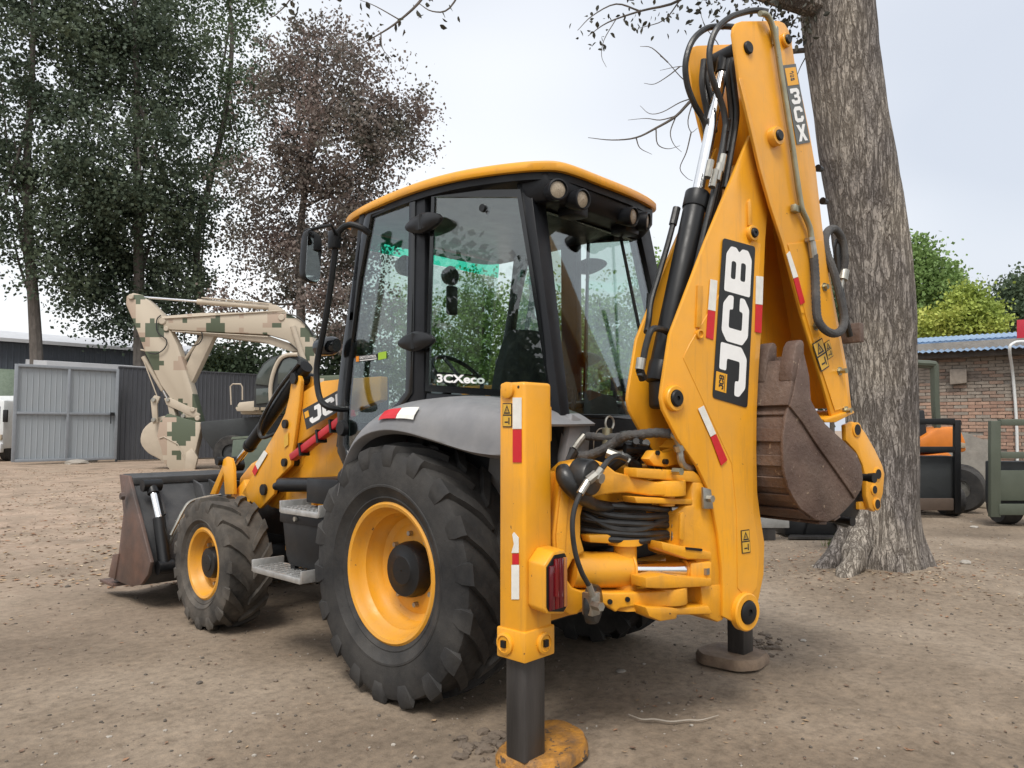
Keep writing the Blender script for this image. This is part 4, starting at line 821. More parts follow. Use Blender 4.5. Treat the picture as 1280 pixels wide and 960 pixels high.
warn([bq(1034, 450, -.0615), bq(1041, 445, -.0615), bq(1036, 424.5, -.0615), bq(1029.5, 429, -.0615)], NB)
BH = _BH
P = [(950,17),(957,18),(962,24),(967,38),(971,56),(976,90),(982.6,131),(990,180),(997,229),(1000,248),(1003,263),(1009,276),(1013,288),(1015,305),(1016,318)]
S().tube(spline([bq(x, y, -.085) for x, y in P], 4), .0155, 12).out('dipper_pipe', m_pipe, DP)
S().box(bq(994, 261, -.075), (.06, .03, .04)).box(bq(969, 45, -.075), (.03, .03, .10)).bev(.004).out('pipe_clamp', m_pipe, DP)
S().cyl(bq(1012, 297, -.085), bq(1012.6, 301, -.085), .03, None, 6).cyl(bq(1014, 302, -.085), bq(1017, 322, -.085), .022, None, 10).out('pipe_fitting', m_steel, DP)
def dh(pts, r, m, nm):
    P = spline([bq(*q) for q in pts], 10); S().tube(P, [r*(1+.10*(i % 2)) for i in range(len(P))], 10).out(nm, m, DP)
dh([(1017,318,-.085),(1019,345,-.09),(1020,375,-.10),(1022,398,-.11),(1030,411,-.12),(1042,417,-.12),(1052,412,-.12),(1055,397,-.11),(1050,370,-.10),(1042,340,-.08),(1034,318,-.05),(1031,300,-.03),(1035,289,-.0),(1042,286,.02),(1049,292,.02),(1054,305,.02),(1056,325,.02),(1054,340,.03)], .022, m_wrap, 'hose_loop')
dh([(1062,420,.06),(1056,395,.05),(1051,365,.05),(1047,330,.05),(1046,312,.05),(1048,300,.05)], .02, m_hose, 'hose')
S().cyl(bq(1055, 338, .03), bq(1053, 350, .03), .03, None, 12).cyl(bq(1053, 349, .03), bq(1048, 372, .04), .016, None, 10).out('hose_fitting', m_steel, DP)
bp2('slew_guard', [(1038,392),(1050,410),(1066,500),(1062,502),(1048,420)], .30, .33, DP, m_blk, .004)
# ---- tipping link
link_p = [(1057,531),(1067,527),(1074,531),(1082,541),(1094,562),(1103,581),(1106,592),(1104,617),(1098,636),(1093,640),(1087,635),(1083,620),(1083,598),(1078,580),(1070,564),(1058,551)]
for o0 in (-.03, .23): bp2('tipping_link', link_p, o0, o0+.03, DP, bevel=.006, ref=-.03)
bp2('link_crossbar', [(1074,628),(1086,626),(1092,638),(1074,637)], .0, .23, DP, bevel=.006)
for (x, y, r) in ((1096.5, 592.5, .030), (1092, 612, .024), (1095.5, 630, .028), (1070.5, 537, .032)):
    p = bq(x, y, -.03); S().lathe([(r*1.35, .005), (r*1.35, -.006), (r, -.008)], p, BN, 22).out('pin_boss', m_yel, DP); S().lathe([(r, .02), (r, -.010), (.001, -.010)], p, BN, 20).out('pin', m_blk, DP)
# ---- digging bucket
BKT = bpy.data.objects.new('digging_bucket', None); scene.collection.objects.link(BKT); BKT.parent = BH; BKT.location = bq(1075, 600, .12)
O0, O1 = -.16, .44
side = [(1000,436),(1006,444),(1012,470),(1014,500),(1022,516),(1032,530),(1046,543),(1058,554),(1071,567),(1077,582),(1079,598),(1077,612),(1069,624),(1057,637),(1047,646),(1034,652),(1020,650),(1001,636),(992,622),(986,610),(981,590),(979.5,570),(979.5,545),(983,520),(988,503),(993,470),(996,448)]
for o0 in (O0, O1-.02): bp2('bucket_side', side, o0, o0+.02, BKT, m_rust, .005, ref=O0)
shin = [(1000,448),(1010,470),(1014,500),(1022,516),(1032,530),(1046,543),(1058,554),(1071,567),(1077,582),(1079,598),(1077,612),(1069,624),(1066,618),(1045,588),(1022,556),(1003,527),(988,508),(993,490)]
bp2('bucket_shin', shin, O0-.014, O0, BKT, m_rust, .004)
path = [(997,444),(993,470),(988,503),(983,520),(979.5,545),(979.5,570),(981,590),(986,610),(992,622),(1001,636),(1020,650),(1034,652),(1047,646),(1057,637),(1069,624)]
D0, D1 = O0+.02, O1-.02
pth = spline([bq(x, y, D0) for x, y in path], 3)
S().sheet([[p, p+BN*(D1-D0)] for p in pth]).thick(-.02).out('bucket_back', m_rust, BKT, smooth=50)
cen = bq(1035, 590, D0)
for k in range(7, len(pth)-6, 4):            # wear ribs across the back
    a, b = pth[k], pth[k+2]; n0 = (a-cen).normalized(); n1 = (b-cen).normalized()
    S().hexa([a+n0*.001, b+n1*.001, b+n1*.016, a+n0*.016], [a+n0*.001+BN*(D1-D0), b+n1*.001+BN*(D1-D0), b+n1*.016+BN*(D1-D0), a+n0*.016+BN*(D1-D0)]).bev(.004, 1).out('bucket_rib', m_rust, BKT)
bp2('bucket_lip', [(985,506),(990,474),(994,449),(998,449),(995,476),(990,508)], O0-.005, O1+.005, BKT, m_rust, .003)
for o in (O0-.01, O0+.155, O0+.32, O1-.075):
    bp2('bucket_tooth', [(990,476),(992,452),(996,432),(1000,424.5),(1004,424.5),(1006,430),(1006,445),(1003,462),(1000,478)], o, o+.085, BKT, m_rust, .012, 2, ref=O0-.01)
for x, y in ((988, 459), (990, 490), (981, 497)):
    p = bq(x, y, O0+.1); S().cyl(p, p-BU*.02, .02, None, 10).out('bolt', m_rust, BKT)
p = bq(1086, 597, O0+.06); S().cyl(p-BN*.0, p+BN*.3, .022, None, 14).cyl(p-BN*.035, p-BN*.0, .030, .026, 14).out('bucket_pin', m_blk, BKT)
p = bq(1060, 651, O0+.12); S().cyl(p-BN*.0, p+BN*.2, .022, None, 14).cyl(p-BN*.03, p-BN*.0, .030, .026, 14).out('bucket_pin', m_blk, BKT)
for o in (.02, .20): bp2('bucket_ear', [(1047,640),(1067,620),(1082,590),(1090,595),(1086,612),(1070,648),(1060,660),(1050,656)], o, o+.03, BKT, m_blk, .005, ref=.02)
# ================================================================== the yard
def nodes(m): return m.node_tree.nodes, m.node_tree.links
def ground_mat():
    m = bpy.data.materials.new('yard_dirt'); m.use_nodes = True; n, l = nodes(m); p = n['Principled BSDF']; p.inputs['Roughness'].default_value = .93; p.inputs['Specular IOR Level'].default_value = .25
    g = n.new('ShaderNodeNewGeometry')
    def noise(sc, det=6, ro=.62):
        t = n.new('ShaderNodeTexNoise'); t.inputs['Scale'].default_value = sc; t.inputs['Detail'].default_value = det; t.inputs['Roughness'].default_value = ro; l.new(g.outputs['Position'], t.inputs['Vector']); return t.outputs[0]
    def ramp(x, st):
        r = n.new('ShaderNodeValToRGB'); e = r.color_ramp.elements
        while len(e) < len(st): e.new(.5)
        for k, (ps, c) in enumerate(st): e[k].position = ps; e[k].color = (*c, 1)
        l.new(x, r.inputs[0]); return r.outputs[0]
    def mix(f, a, b, bt='MIX'):
        t = n.new('ShaderNodeMix'); t.data_type = 'RGBA'; t.blend_type = bt
        if isinstance(f, float): t.inputs[0].default_value = f
        else: l.new(f, t.inputs[0])
        l.new(a, t.inputs[6]); l.new(b, t.inputs[7]); return t.outputs[2]
    big = ramp(noise(.55, 5), [(.30, (.136, .106, .078)), (.50, (.220, .173, .127)), (.70, (.308, .250, .190))])
    fine = ramp(noise(16, 8, .75), [(.30, (.62, .61, .60)), (.5, (1., 1., 1.)), (.70, (1.3, 1.28, 1.25))])
    c = mix(1., big, fine, 'MULTIPLY')
    # litter colour towards the open yard in front of the machine: dry leaves and reddish dust
    sx = n.new('ShaderNodeSeparateXYZ'); l.new(g.outputs['Position'], sx.inputs[0])
    mr = n.new('ShaderNodeMapRange'); mr.inputs[1].default_value = 1.5; mr.inputs[2].default_value = 9; l.new(sx.outputs[1], mr.inputs[0])
    ad = n.new('ShaderNodeMath'); ad.operation = 'MULTIPLY'; l.new(mr.outputs[0], ad.inputs[0]); l.new(ramp(noise(1.3, 6), [(.38, (.2,)*3), (.6, (1,)*3)]), ad.inputs[1])
    lit = ramp(noise(9, 8, .8), [(.30, (.20, .14, .105)), (.46, (.34, .25, .185)), (.60, (.42, .325, .25)), (.74, (.52, .42, .33))])
    c = mix(ad.outputs[0], c, lit)
    # specks of light grit
    vo = n.new('ShaderNodeTexVoronoi'); vo.inputs['Scale'].default_value = 55; l.new(g.outputs['Position'], vo.inputs['Vector'])
    sp = ramp(vo.outputs['Distance'], [(.10, (1,)*3), (.17, (0,)*3)]); rn = ramp(noise(23, 3), [(.62, (0,)*3), (.67, (1,)*3)])
    mm = n.new('ShaderNodeMath'); mm.operation = 'MULTIPLY'; l.new(sp, mm.inputs[0]); l.new(rn, mm.inputs[1])
    cg = n.new('ShaderNodeRGB'); cg.outputs[0].default_value = (.38, .34, .29, 1); c = mix(mm.outputs[0], c, cg.outputs[0])
    l.new(c, p.inputs['Base Color'])
    b = n.new('ShaderNodeBump'); b.inputs['Strength'].default_value = .5; b.inputs['Distance'].default_value = .03; l.new(noise(11, 9, .72), b.inputs['Height'])
    b2_ = n.new('ShaderNodeBump'); b2_.inputs['Strength'].default_value = .5; b2_.inputs['Distance'].default_value = .008; l.new(noise(70, 4, .7), b2_.inputs['Height']); l.new(b.outputs[0], b2_.inputs['Normal']); l.new(b2_.outputs[0], p.inputs['Normal'])
    return m
from mathutils import noise as mnoise
def gz(x, y):
    r = math.hypot(x, y); w = max(0., 1-r/26)
    h = w*(.030*mnoise.noise(V((x*.55, y*.55, 0)))+.014*mnoise.noise(V((x*1.9, y*1.9, 3))))
    for cx_, cy_, rad in ((-.9, -1.05, .5), (.95, -1.05, .5), (-.83, 0, .5), (.83, 0, .5), (-.9, 2.18, .4), (.9, 2.18, .4)):
        d = math.hypot(x-cx_, y-cy_); h *= min(1, max(0, (d-rad*.6)/rad))
    for xr in (-.86, .84):
        if y < -.6 or y > 2.7:
            t_ = abs(x-xr-.05*math.sin(y*.7)-(.03*(y+.6)**2*.35 if y < 0 else 0)); q_ = min(1, abs(y+.6 if y < 0 else y-2.7)/.6)*w
            h += q_*(-.020*max(0, 1-(t_/.20)**2)+.010*max(0, 1-((t_-.29)/.09)**2))*(1+.5*mnoise.noise(V((x*3, y*3, 8))))
    d = math.hypot(x-4.8, y+.75)
    if d < 1.9: h += .14*(1-d/1.9)**2
    return h-.004
cs = sorted(set([round(v, 3) for v in ([-14+.2*i for i in range(171)]+[-5+.1*i for i in range(100)]+[-400, -250, -150, -90, -60, -40, -30, -24, -19, -16, 22, 25, 30, 36, 44, 60, 90, 150, 250, 400])]))
s = S(); s.sheet([[V((x, y, gz(x, y))) for x in cs] for y in cs]); g = s.out('ground', ground_mat(), smooth=60); g['kind'] = 'structure'
# ---- litter: pebbles, dry leaves, straw
rnd = random.Random(11)
def in_frame(px_lo=-60, px_hi=1340, d0=2.6, d1=26, bias=1.6):
    D = d0+(d1-d0)*rnd.random()**bias; q = ground(rnd.uniform(px_lo, px_hi), D); return q.x, q.y, D
def cloud(name, vs, fs, mat, label, cat, mi=None):
    me = bpy.data.meshes.new(name); me.from_pydata(vs, [], fs)
    for m in (mat if isinstance(mat, list) else [mat]): me.materials.append(m)
    if mi: me.polygons.foreach_set('material_index', mi)
    o = bpy.data.objects.new(name, me); scene.collection.objects.link(o); return tag(o, label, cat, kind='stuff')
vs, fs, mi = [], [], []
ico = [(0, 0, 1), (.89, 0, .45), (.28, .85, .45), (-.72, .53, .45), (-.72, -.53, .45), (.28, -.85, .45), (.72, .53, -.45), (-.28, .85, -.45), (-.89, 0, -.45), (-.28, -.85, -.45), (.72, -.53, -.45), (0, 0, -1)]
icf = [(0,1,2),(0,2,3),(0,3,4),(0,4,5),(0,5,1),(1,6,2),(2,7,3),(3,8,4),(4,9,5),(5,10,1),(6,7,2),(7,8,3),(8,9,4),(9,10,5),(10,6,1),(11,7,6),(11,8,7),(11,9,8),(11,10,9),(11,6,10)]
for k in range(4500):
    x, y, D = in_frame(d1=18, bias=1.9); r = rnd.choice([.003, .004, .005, .006, .008, .010]) * (1+.04*D)
    if rnd.random() < .012: r *= 2.6
    b = len(vs); a = rnd.random()*6.28; sc = (rnd.uniform(.7, 1.4), rnd.uniform(.7, 1.2), rnd.uniform(.4, .8)); z = gz(x, y)+r*.25
    for (u, v, w) in ico:
        j = rnd.uniform(.82, 1.12); u, v, w = u*sc[0]*j*r, v*sc[1]*j*r, w*sc[2]*j*r; vs.append((x+u*math.cos(a)-v*math.sin(a), y+u*math.sin(a)+v*math.cos(a), z+w))
    i = rnd.choice([0, 0, 0, 0, 1, 1, 0, 2]); fs += [tuple(b+q for q in f_) for f_ in icf]; mi += [i]*20
pebm = [pm('pebble_brown', (.20, .16, .125), .9, var=.3, vscale=30), pm('pebble_dark', (.10, .085, .07), .9, var=.3, vscale=30), pm('pebble_pale', (.36, .33, .29), .85, var=.2, vscale=30)]
cloud('gravel', vs, fs, pebm, 'loose gravel and grit strewn over the dirt yard', 'gravel', mi)
vs, fs, mi = [], [], []
def leaf_on_ground(x, y, L, W, i, lift=.004):
    b = len(vs); a = rnd.random()*6.28; c, s_ = math.cos(a), math.sin(a); z = gz(x, y)+lift; cu = rnd.uniform(.0, .5)*L; t1, t2 = rnd.uniform(0, .3)*W, rnd.uniform(0, .4)*W
    for u, v, w in ((-L/2, 0, cu*.5), (0, -W/2, t1), (L/2, 0, cu*.3), (0, W/2, t2), (0, 0, 0)): vs.append((x+u*c-v*s_, y+u*s_+v*c, z+w))
    fs.extend([(b, b+1, b+4), (b+1, b+2, b+4), (b+2, b+3, b+4), (b+3, b, b+4)]); mi.extend([i]*4)
for k in range(900):
    x, y, D = in_frame(d1=14, bias=1.3); L = rnd.uniform(.02, .045); leaf_on_ground(x, y, L, L*rnd.uniform(.15, .6), rnd.choice([0, 1, 1, 2]))
for k in range(7500):
    D = 7+20*rnd.random()**1.1; q = ground(rnd.uniform(-80, 520), D)
    if mnoise.noise(V((q.x*.4, q.y*.4, 5)))+.25 < rnd.random()*.8-.15: continue
    L = rnd.uniform(.04, .085); leaf_on_ground(q.x, q.y, L, L*rnd.uniform(.35, .8), rnd.choice([0, 0, 1, 2, 2, 3]))
for k in range(1300):
    a = rnd.random()*6.28; d = .5+rnd.expovariate(1.1); x, y = 4.75+d*math.cos(a), -.75+d*math.sin(a)
    L = rnd.uniform(.02, .06); leaf_on_ground(x, y, L, L*rnd.uniform(.12, .6), rnd.choice([0, 1, 2, 2, 3]))
lm = [pm('dry_leaf_tan', (.36, .25, .15), .85, var=.3, vscale=8), pm('dry_leaf_brown', (.17, .11, .075), .85, var=.3, vscale=8), pm('dry_leaf_russet', (.30, .17, .10), .85, var=.3, vscale=8), pm('dry_leaf_pale', (.50, .40, .28), .85, var=.2, vscale=8)]
cloud('leaf_litter', vs, fs, lm, 'dry fallen leaves and chips scattered on the dirt yard', 'leaf litter', mi)
# twig and stones on the ground
tw = [at(x, y, 'z', .012) for x, y in ((786, 893), (802, 899), (818, 899), (838, 902), (860, 900), (876, 900), (898, 894))]
def meander(P, a): return [p+V((rnd.uniform(-a, a), rnd.uniform(-a, a), 0)) for p in P]
tag(S().tube(spline(tw, 4), [.0025+.0025*math.sin(i*.14) for i in range(25)], 6).out('dead_twig', pm('pale_twig', (.34, .30, .25), .8, var=.2)), 'thin pale dead twig lying on the dirt behind the machine', 'twig')
m_stone = pm('field_stone', (.34, .31, .27), .9, var=.3, vscale=20, bump=.4, bscale=40)
def stone(px, py, r, label, flat=.5):
    p = at(px, py, 'z', 0); s = S(); bmesh.ops.create_icosphere(s.bm, subdivisions=2, radius=r)
    for v in s.bm.verts: v.co = V((v.co.x*1.3, v.co.y, v.co.z*flat))*(1+.25*mnoise.noise(v.co*2.2/r+V((px, py, 0)))); v.co += p+V((0, 0, r*flat*.4+gz(p.x, p.y)))
    tag(s.out('stone', m_stone, smooth=25), label, 'stone', 'loose stones in the yard')
stone(1207, 708, .055, 'pale angular stone on the dirt in front of the thick trunk'); stone(1218, 659, .06, 'small white chip of stone by the black barrier', .35)
stone(1004, 800, .02, 'small dark pebble beside the far stabiliser foot'); stone(776, 840, .028, 'flat pale stone chip in the shade under the machine', .25); stone(703, 946, .03, 'crumbled clod pressed against the yellow foot pad', .7)

# dirt pushed up round the feet
def clods(name, label, c, n, spread, seed):
    r_ = random.Random(seed); s = S()
    for k in range(n):
        p = V(c)+V((r_.gauss(0, spread), r_.gauss(0, spread*.6), 0)); rad = r_.choice([.006, .008, .01, .014, .02, .026]); b = len(s.bm.verts)
        geo = bmesh.ops.create_icosphere(s.bm, subdivisions=1, radius=rad)['verts']
        e_ = r_.uniform(0, 6.28); mr_ = Matrix.Rotation(e_, 3, 'Z')
        for v in geo: v.co = mr_ @ (V((v.co.x*1.5, v.co.y, v.co.z*.75))*(1+r_.uniform(-.3, .3)))+p
    o = s.out(name, pm(name, (.15, .118, .09), .95, var=.3, bump=.4), smooth=0); return tag(o, label, 'dirt', kind='stuff')
clods('dirt_heap', 'dark clods pushed up behind the muddy far foot pad', at(948, 806, 'z', 0), 70, .13, 4); clods('dirt_heap', 'dark clods and chips between the tyre and the yellow foot pad', at(612, 928, 'z', 0), 60, .09, 6)
# ------------------------------------------------------------------ trees
def leafmat(name, c0, c1, c2, sc=.35):
    m = bpy.data.materials.new(name); m.use_nodes = True; n, l = nodes(m); p = n['Principled BSDF']; p.inputs['Roughness'].default_value = .6; p.inputs['Specular IOR Level'].default_value = .3
    g = n.new('ShaderNodeNewGeometry'); t = n.new('ShaderNodeTexNoise'); t.inputs['Scale'].default_value = sc; t.inputs['Detail'].default_value = 8; t.inputs['Roughness'].default_value = .8; l.new(g.outputs['Position'], t.inputs['Vector'])
    r = n.new('ShaderNodeValToRGB'); e = r.color_ramp.elements; e.new(.5)
    for k, (ps, c) in enumerate(((.34, c0), (.5, c1), (.66, c2))): e[k].position = ps; e[k].color = (*c, 1)
    l.new(t.outputs[0], r.inputs[0]); l.new(r.outputs[0], p.inputs['Base Color'])
    tr = n.new('ShaderNodeBsdfTranslucent'); mxs = n.new('ShaderNodeMixShader'); mxs.inputs[0].default_value = .25; l.new(r.outputs[0], tr.inputs[0]); l.new(p.outputs[0], mxs.inputs[1]); l.new(tr.outputs[0], mxs.inputs[2]); l.new(mxs.outputs[0], n['Material Output'].inputs[0]); return m
m_bark = pm('grey_bark', (.16, .14, .125), .9, var=.35, vscale=6, col2=(.07, .06, .05), c2amt=.8, c2scale=8, bump=.6, bscale=20, stretch=(1, 1, .3))
lf_dark = leafmat('dark_green_leaves', (.045, .068, .045), (.075, .102, .066), (.125, .155, .092)); lf_brown = leafmat('browning_leaves', (.105, .120, .088), (.175, .148, .130), (.255, .190, .172))
lf_green = leafmat('fresh_green_leaves', (.13, .21, .07), (.20, .31, .10), (.30, .40, .15)); lf_yel = leafmat('yellow_green_leaves', (.21, .29, .06), (.36, .43, .09), (.55, .55, .14)); lf_mid = leafmat('mid_green_leaves', (.060, .092, .055), (.095, .135, .075), (.15, .19, .10))
def leaves(blobs, n, size, seed, clump=26, cs_=.55, hollow=.35):
    g = np.random.default_rng(seed); vol = np.array([b[1][0]*b[1][1]*b[1][2] for b in blobs])**.72; nc = max(1, n//clump)
    C = []
    for bi in g.choice(len(blobs), nc, p=vol/vol.sum()):
        d = g.normal(size=3); d /= np.linalg.norm(d); r = (hollow+(1-hollow)*g.random())**.6*(1+.18*g.normal())
        C.append(np.array(blobs[bi][0])+d*r*np.array(blobs[bi][1]))
    C = np.repeat(np.array(C), clump, 0); P = C+g.normal(size=C.shape)*cs_*np.repeat(g.uniform(.5, 1.3, nc), clump)[:, None]*np.array([1, 1, .7])
    N = len(P); a = g.normal(size=(N, 3)); a /= np.linalg.norm(a, axis=1)[:, None]; b = g.normal(size=(N, 3)); b = np.cross(a, b); b /= np.linalg.norm(b, axis=1)[:, None]
    L = size*g.uniform(.6, 1.3, N)[:, None]; W = L*.42
    Q = np.stack([P-a*L*.5, P+b*W, P+a*L*.5, P-b*W], 1).reshape(-1, 3)
    me = bpy.data.meshes.new('crown'); me.vertices.add(4*N); me.vertices.foreach_set('co', Q.ravel().astype(np.float32)); me.loops.add(4*N); me.loops.foreach_set('vertex_index', np.arange(4*N, dtype=np.int32))
    me.polygons.add(N); me.polygons.foreach_set('loop_start', np.arange(0, 4*N, 4, dtype=np.int32)); me.update(calc_edges=True); return me
def tree(name, label, px, D, trunk_px, tr, blobs_px, n, size, lm_, seed, group=None, limbs=7, bark=None, cs_=.55, clump=26, depth=.8, trunk_top=None):
    base = ground(px, D); T = thing(name, label, 'tree', base, group); r_ = random.Random(seed)
    pts = [base]+[dep(x, y, D) for x, y in trunk_px]; pts = [V((p.x, p.y, max(0, p.z))) for p in pts]; P = spline(pts, 4); m = len(P)
    S().tube(P, [tr*(1.25-.25*min(1, i/3))*(1-.72*i/(m-1)) for i in range(m)], 9).out('trunk', bark or m_bark, T)
    blobs = [(dep(x, y, D+(r_.uniform(-.5, .5)*rx*D/FPX)), (rx*D/FPX, rx*D/FPX*depth, ry*D/FPX)) for x, y, rx, ry in blobs_px]
    for k in range(limbs):
        a = P[r_.randrange(m//3, m-1)]; c, rd = r_.choice(blobs); b = V(c)+V((r_.uniform(-.6, .6)*rd[0], r_.uniform(-.6, .6)*rd[1], r_.uniform(-.3, .6)*rd[2])); mid = (a+b)/2+V((0, 0, -.12*(b-a).length+r_.uniform(-.2, .5)))
        w = spline([a, mid, b], 5); S().tube(w, [tr*.26*(1-.85*i/(len(w)-1)) for i in range(len(w))], 6).out('limb', bark or m_bark, T)
    me = leaves(blobs, n, size, seed, clump, cs_); link('crown', me, lm_, T); return T
tree('poplar_tree', 'dark green broadleaf tree with a bare leaning trunk rising behind the grey gate', 46, 36, [(46, 470), (42, 380), (36, 300), (34, 200), (40, 90), (42, -20)], .34, [(30, 290, 62, 70), (95, 330, 45, 55), (40, 180, 90, 80), (-30, 240, 70, 90), (60, 70, 100, 90), (0, -40, 90, 70), (120, 250, 40, 60)], 34000, .19, lf_dark, 1, 'tall trees behind the fence', cs_=.55, clump=80)
tree('poplar_tree', 'densest dark green tree, rising straight behind the camouflage digging arm', 174, 38, [(174, 470), (174, 380), (172, 260), (171, 120), (168, 0)], .38, [(175, 300, 85, 75), (170, 380, 75, 50), (160, 200, 95, 80), (225, 250, 45, 55), (125, 330, 45, 60), (180, 90, 90, 80), (140, 10, 90, 70), (230, 360, 35, 35)], 56000, .19, lf_dark, 2, 'tall trees behind the fence', cs_=.55, clump=80)
tree('poplar_tree', 'green tree with an open fork between the dense tree and the browning one', 262, 42, [(258, 480), (250, 400), (246, 300), (262, 230), (280, 150), (290, 60), (285, -20)], .30, [(290, 60, 50, 75), (262, 20, 50, 50), (300, 140, 55, 50), (270, 175, 45, 40), (305, -30, 60, 40), (285, 210, 40, 30)], 11000, .18, lf_mid, 3, 'tall trees behind the fence', cs_=.55, clump=70)
tree('poplar_tree', 'tall airy tree with thinning reddish brown leaves behind the excavator boom', 376, 38, [(376, 480), (376, 380), (375, 300), (383, 220), (392, 140), (398, 60)], .30, [(400, 100, 70, 55), (455, 120, 60, 60), (360, 130, 45, 55), (480, 175, 50, 45), (420, 190, 85, 55), (345, 215, 60, 50), (500, 150, 35, 30), (400, 270, 90, 55), (330, 300, 55, 45), (450, 290, 60, 50), (400, 350, 75, 45), (310, 380, 50, 35), (440, 390, 60, 50), (525, 130, 18, 18), (375, 55, 30, 25), (430, 50, 40, 22)], 50000, .17, lf_brown, 4, 'tall trees behind the fence', limbs=14, cs_=.5, clump=70)
for i, (px, D, top, w, n, lm_, lab) in enumerate(((300, 40, 425, 70, 9000, lf_mid, 'low dark bushy tree under the camouflage boom behind the fence'), (276, 41, 440, 16, 1600, lf_yel, 'small lime green sapling peeping over the fence under the camouflage boom'),
        (430, 44, 400, 60, 9000, lf_mid, 'bushy tree behind the excavator cab'), (520, 48, 350, 60, 9000, lf_green, 'fresh green tree seen through the cab door glass'), (600, 50, 335, 55, 10000, lf_green, 'round fresh green tree seen through the quarter window'), (675, 50, 335, 55, 10000, lf_green, 'fresh green tree seen past the rear cab pillar'),
        (745, 48, 345, 50, 10000, lf_green, 'fresh green tree seen through the rear window'), (815, 46, 310, 45, 10000, lf_green, 'fresh green tree between the cab and the dipper ram'), (890, 46, 330, 50, 9000, lf_green, 'fresh green tree behind the boom'), (960, 44, 345, 45, 9000, lf_green, 'fresh green tree showing in the gap between boom and dipper'), (1040, 42, 330, 50, 9000, lf_mid, 'green tree mostly hidden by the thick trunk'))):
    b = 520; h = (b-top)/2
    tree('leafy_tree', lab, px, D, [(px, 500), (px+3, (b+top)/2), (px+5, top+30)], .14, [(px, top+h*.5, w*.6, h*.5), (px-w*.3, top+h, w*.6, h*.75), (px+w*.35, top+h*1.1, w*.6, h*.8), (px, top+h*1.5, w*.9, h*.5)], n, .22 if D > 39 else .16, lm_, 20+i, 'green trees lining the far side of the yard', limbs=4, cs_=.45)
tree('leafy_tree', 'tall light green tree beside the thick trunk above the blue roof', 1150, 30, [(1150, 480), (1148, 400), (1150, 330)], .14, [(1152, 345, 32, 42), (1178, 370, 28, 36), (1140, 320, 22, 30), (1165, 400, 45, 30), (1120, 380, 30, 40), (1188, 362, 26, 30), (1204, 398, 28, 26)], 22000, .15, lf_green, 41, 'trees above the blue roof', limbs=5, cs_=.28)
tree('leafy_tree', 'yellowing tree directly above the middle of the blue roof', 1212, 26, [(1212, 480), (1213, 420), (1213, 380)], .12, [(1212, 385, 28, 28), (1230, 405, 26, 22), (1195, 400, 24, 22), (1160, 408, 18, 18), (1240, 392, 10, 12)], 11000, .12, lf_yel, 42, 'trees above the blue roof', limbs=5, cs_=.22)
tree('leafy_tree', 'darker green tree next to the red panel above the blue roof', 1275, 34, [(1275, 480), (1275, 400), (1276, 370)], .14, [(1262, 390, 30, 36), (1300, 375, 40, 40), (1240, 408, 20, 18)], 13000, .16, lf_mid, 43, 'trees above the blue roof', limbs=5, cs_=.3)
# trees beside and behind the photographer, seen only as reflections in the cab glass
def plain_tree(x, y, h, r, n, lm_, seed, lab):
    T = thing('poplar_tree', lab, 'tree', (x, y, 0), 'trees mirrored in the cab glass'); S().tube([(x, y, 0), (x+.2, y, h*.5), (x, y+.2, h*.85)], [.3, .22, .08], 9).out('trunk', m_bark, T)
    link('crown', leaves([(V((x, y, h*.55)), (r, r, h*.3)), (V((x+r*.4, y, h*.75)), (r*.7, r*.7, h*.2))], n, .26, seed, 26, .5), lm_, T)
plain_tree(-17, 6, 6.4, 2.8, 9000, lf_dark, 61, 'dark tree standing clear of the machine on its left side'); plain_tree(-20, -5, 6.5, 2.8, 8000, lf_dark, 62, 'dark tree standing behind and left of the photographer'); plain_tree(13, -15, 9, 3.5, 8000, lf_mid, 63, 'green tree standing behind and right of the photographer')
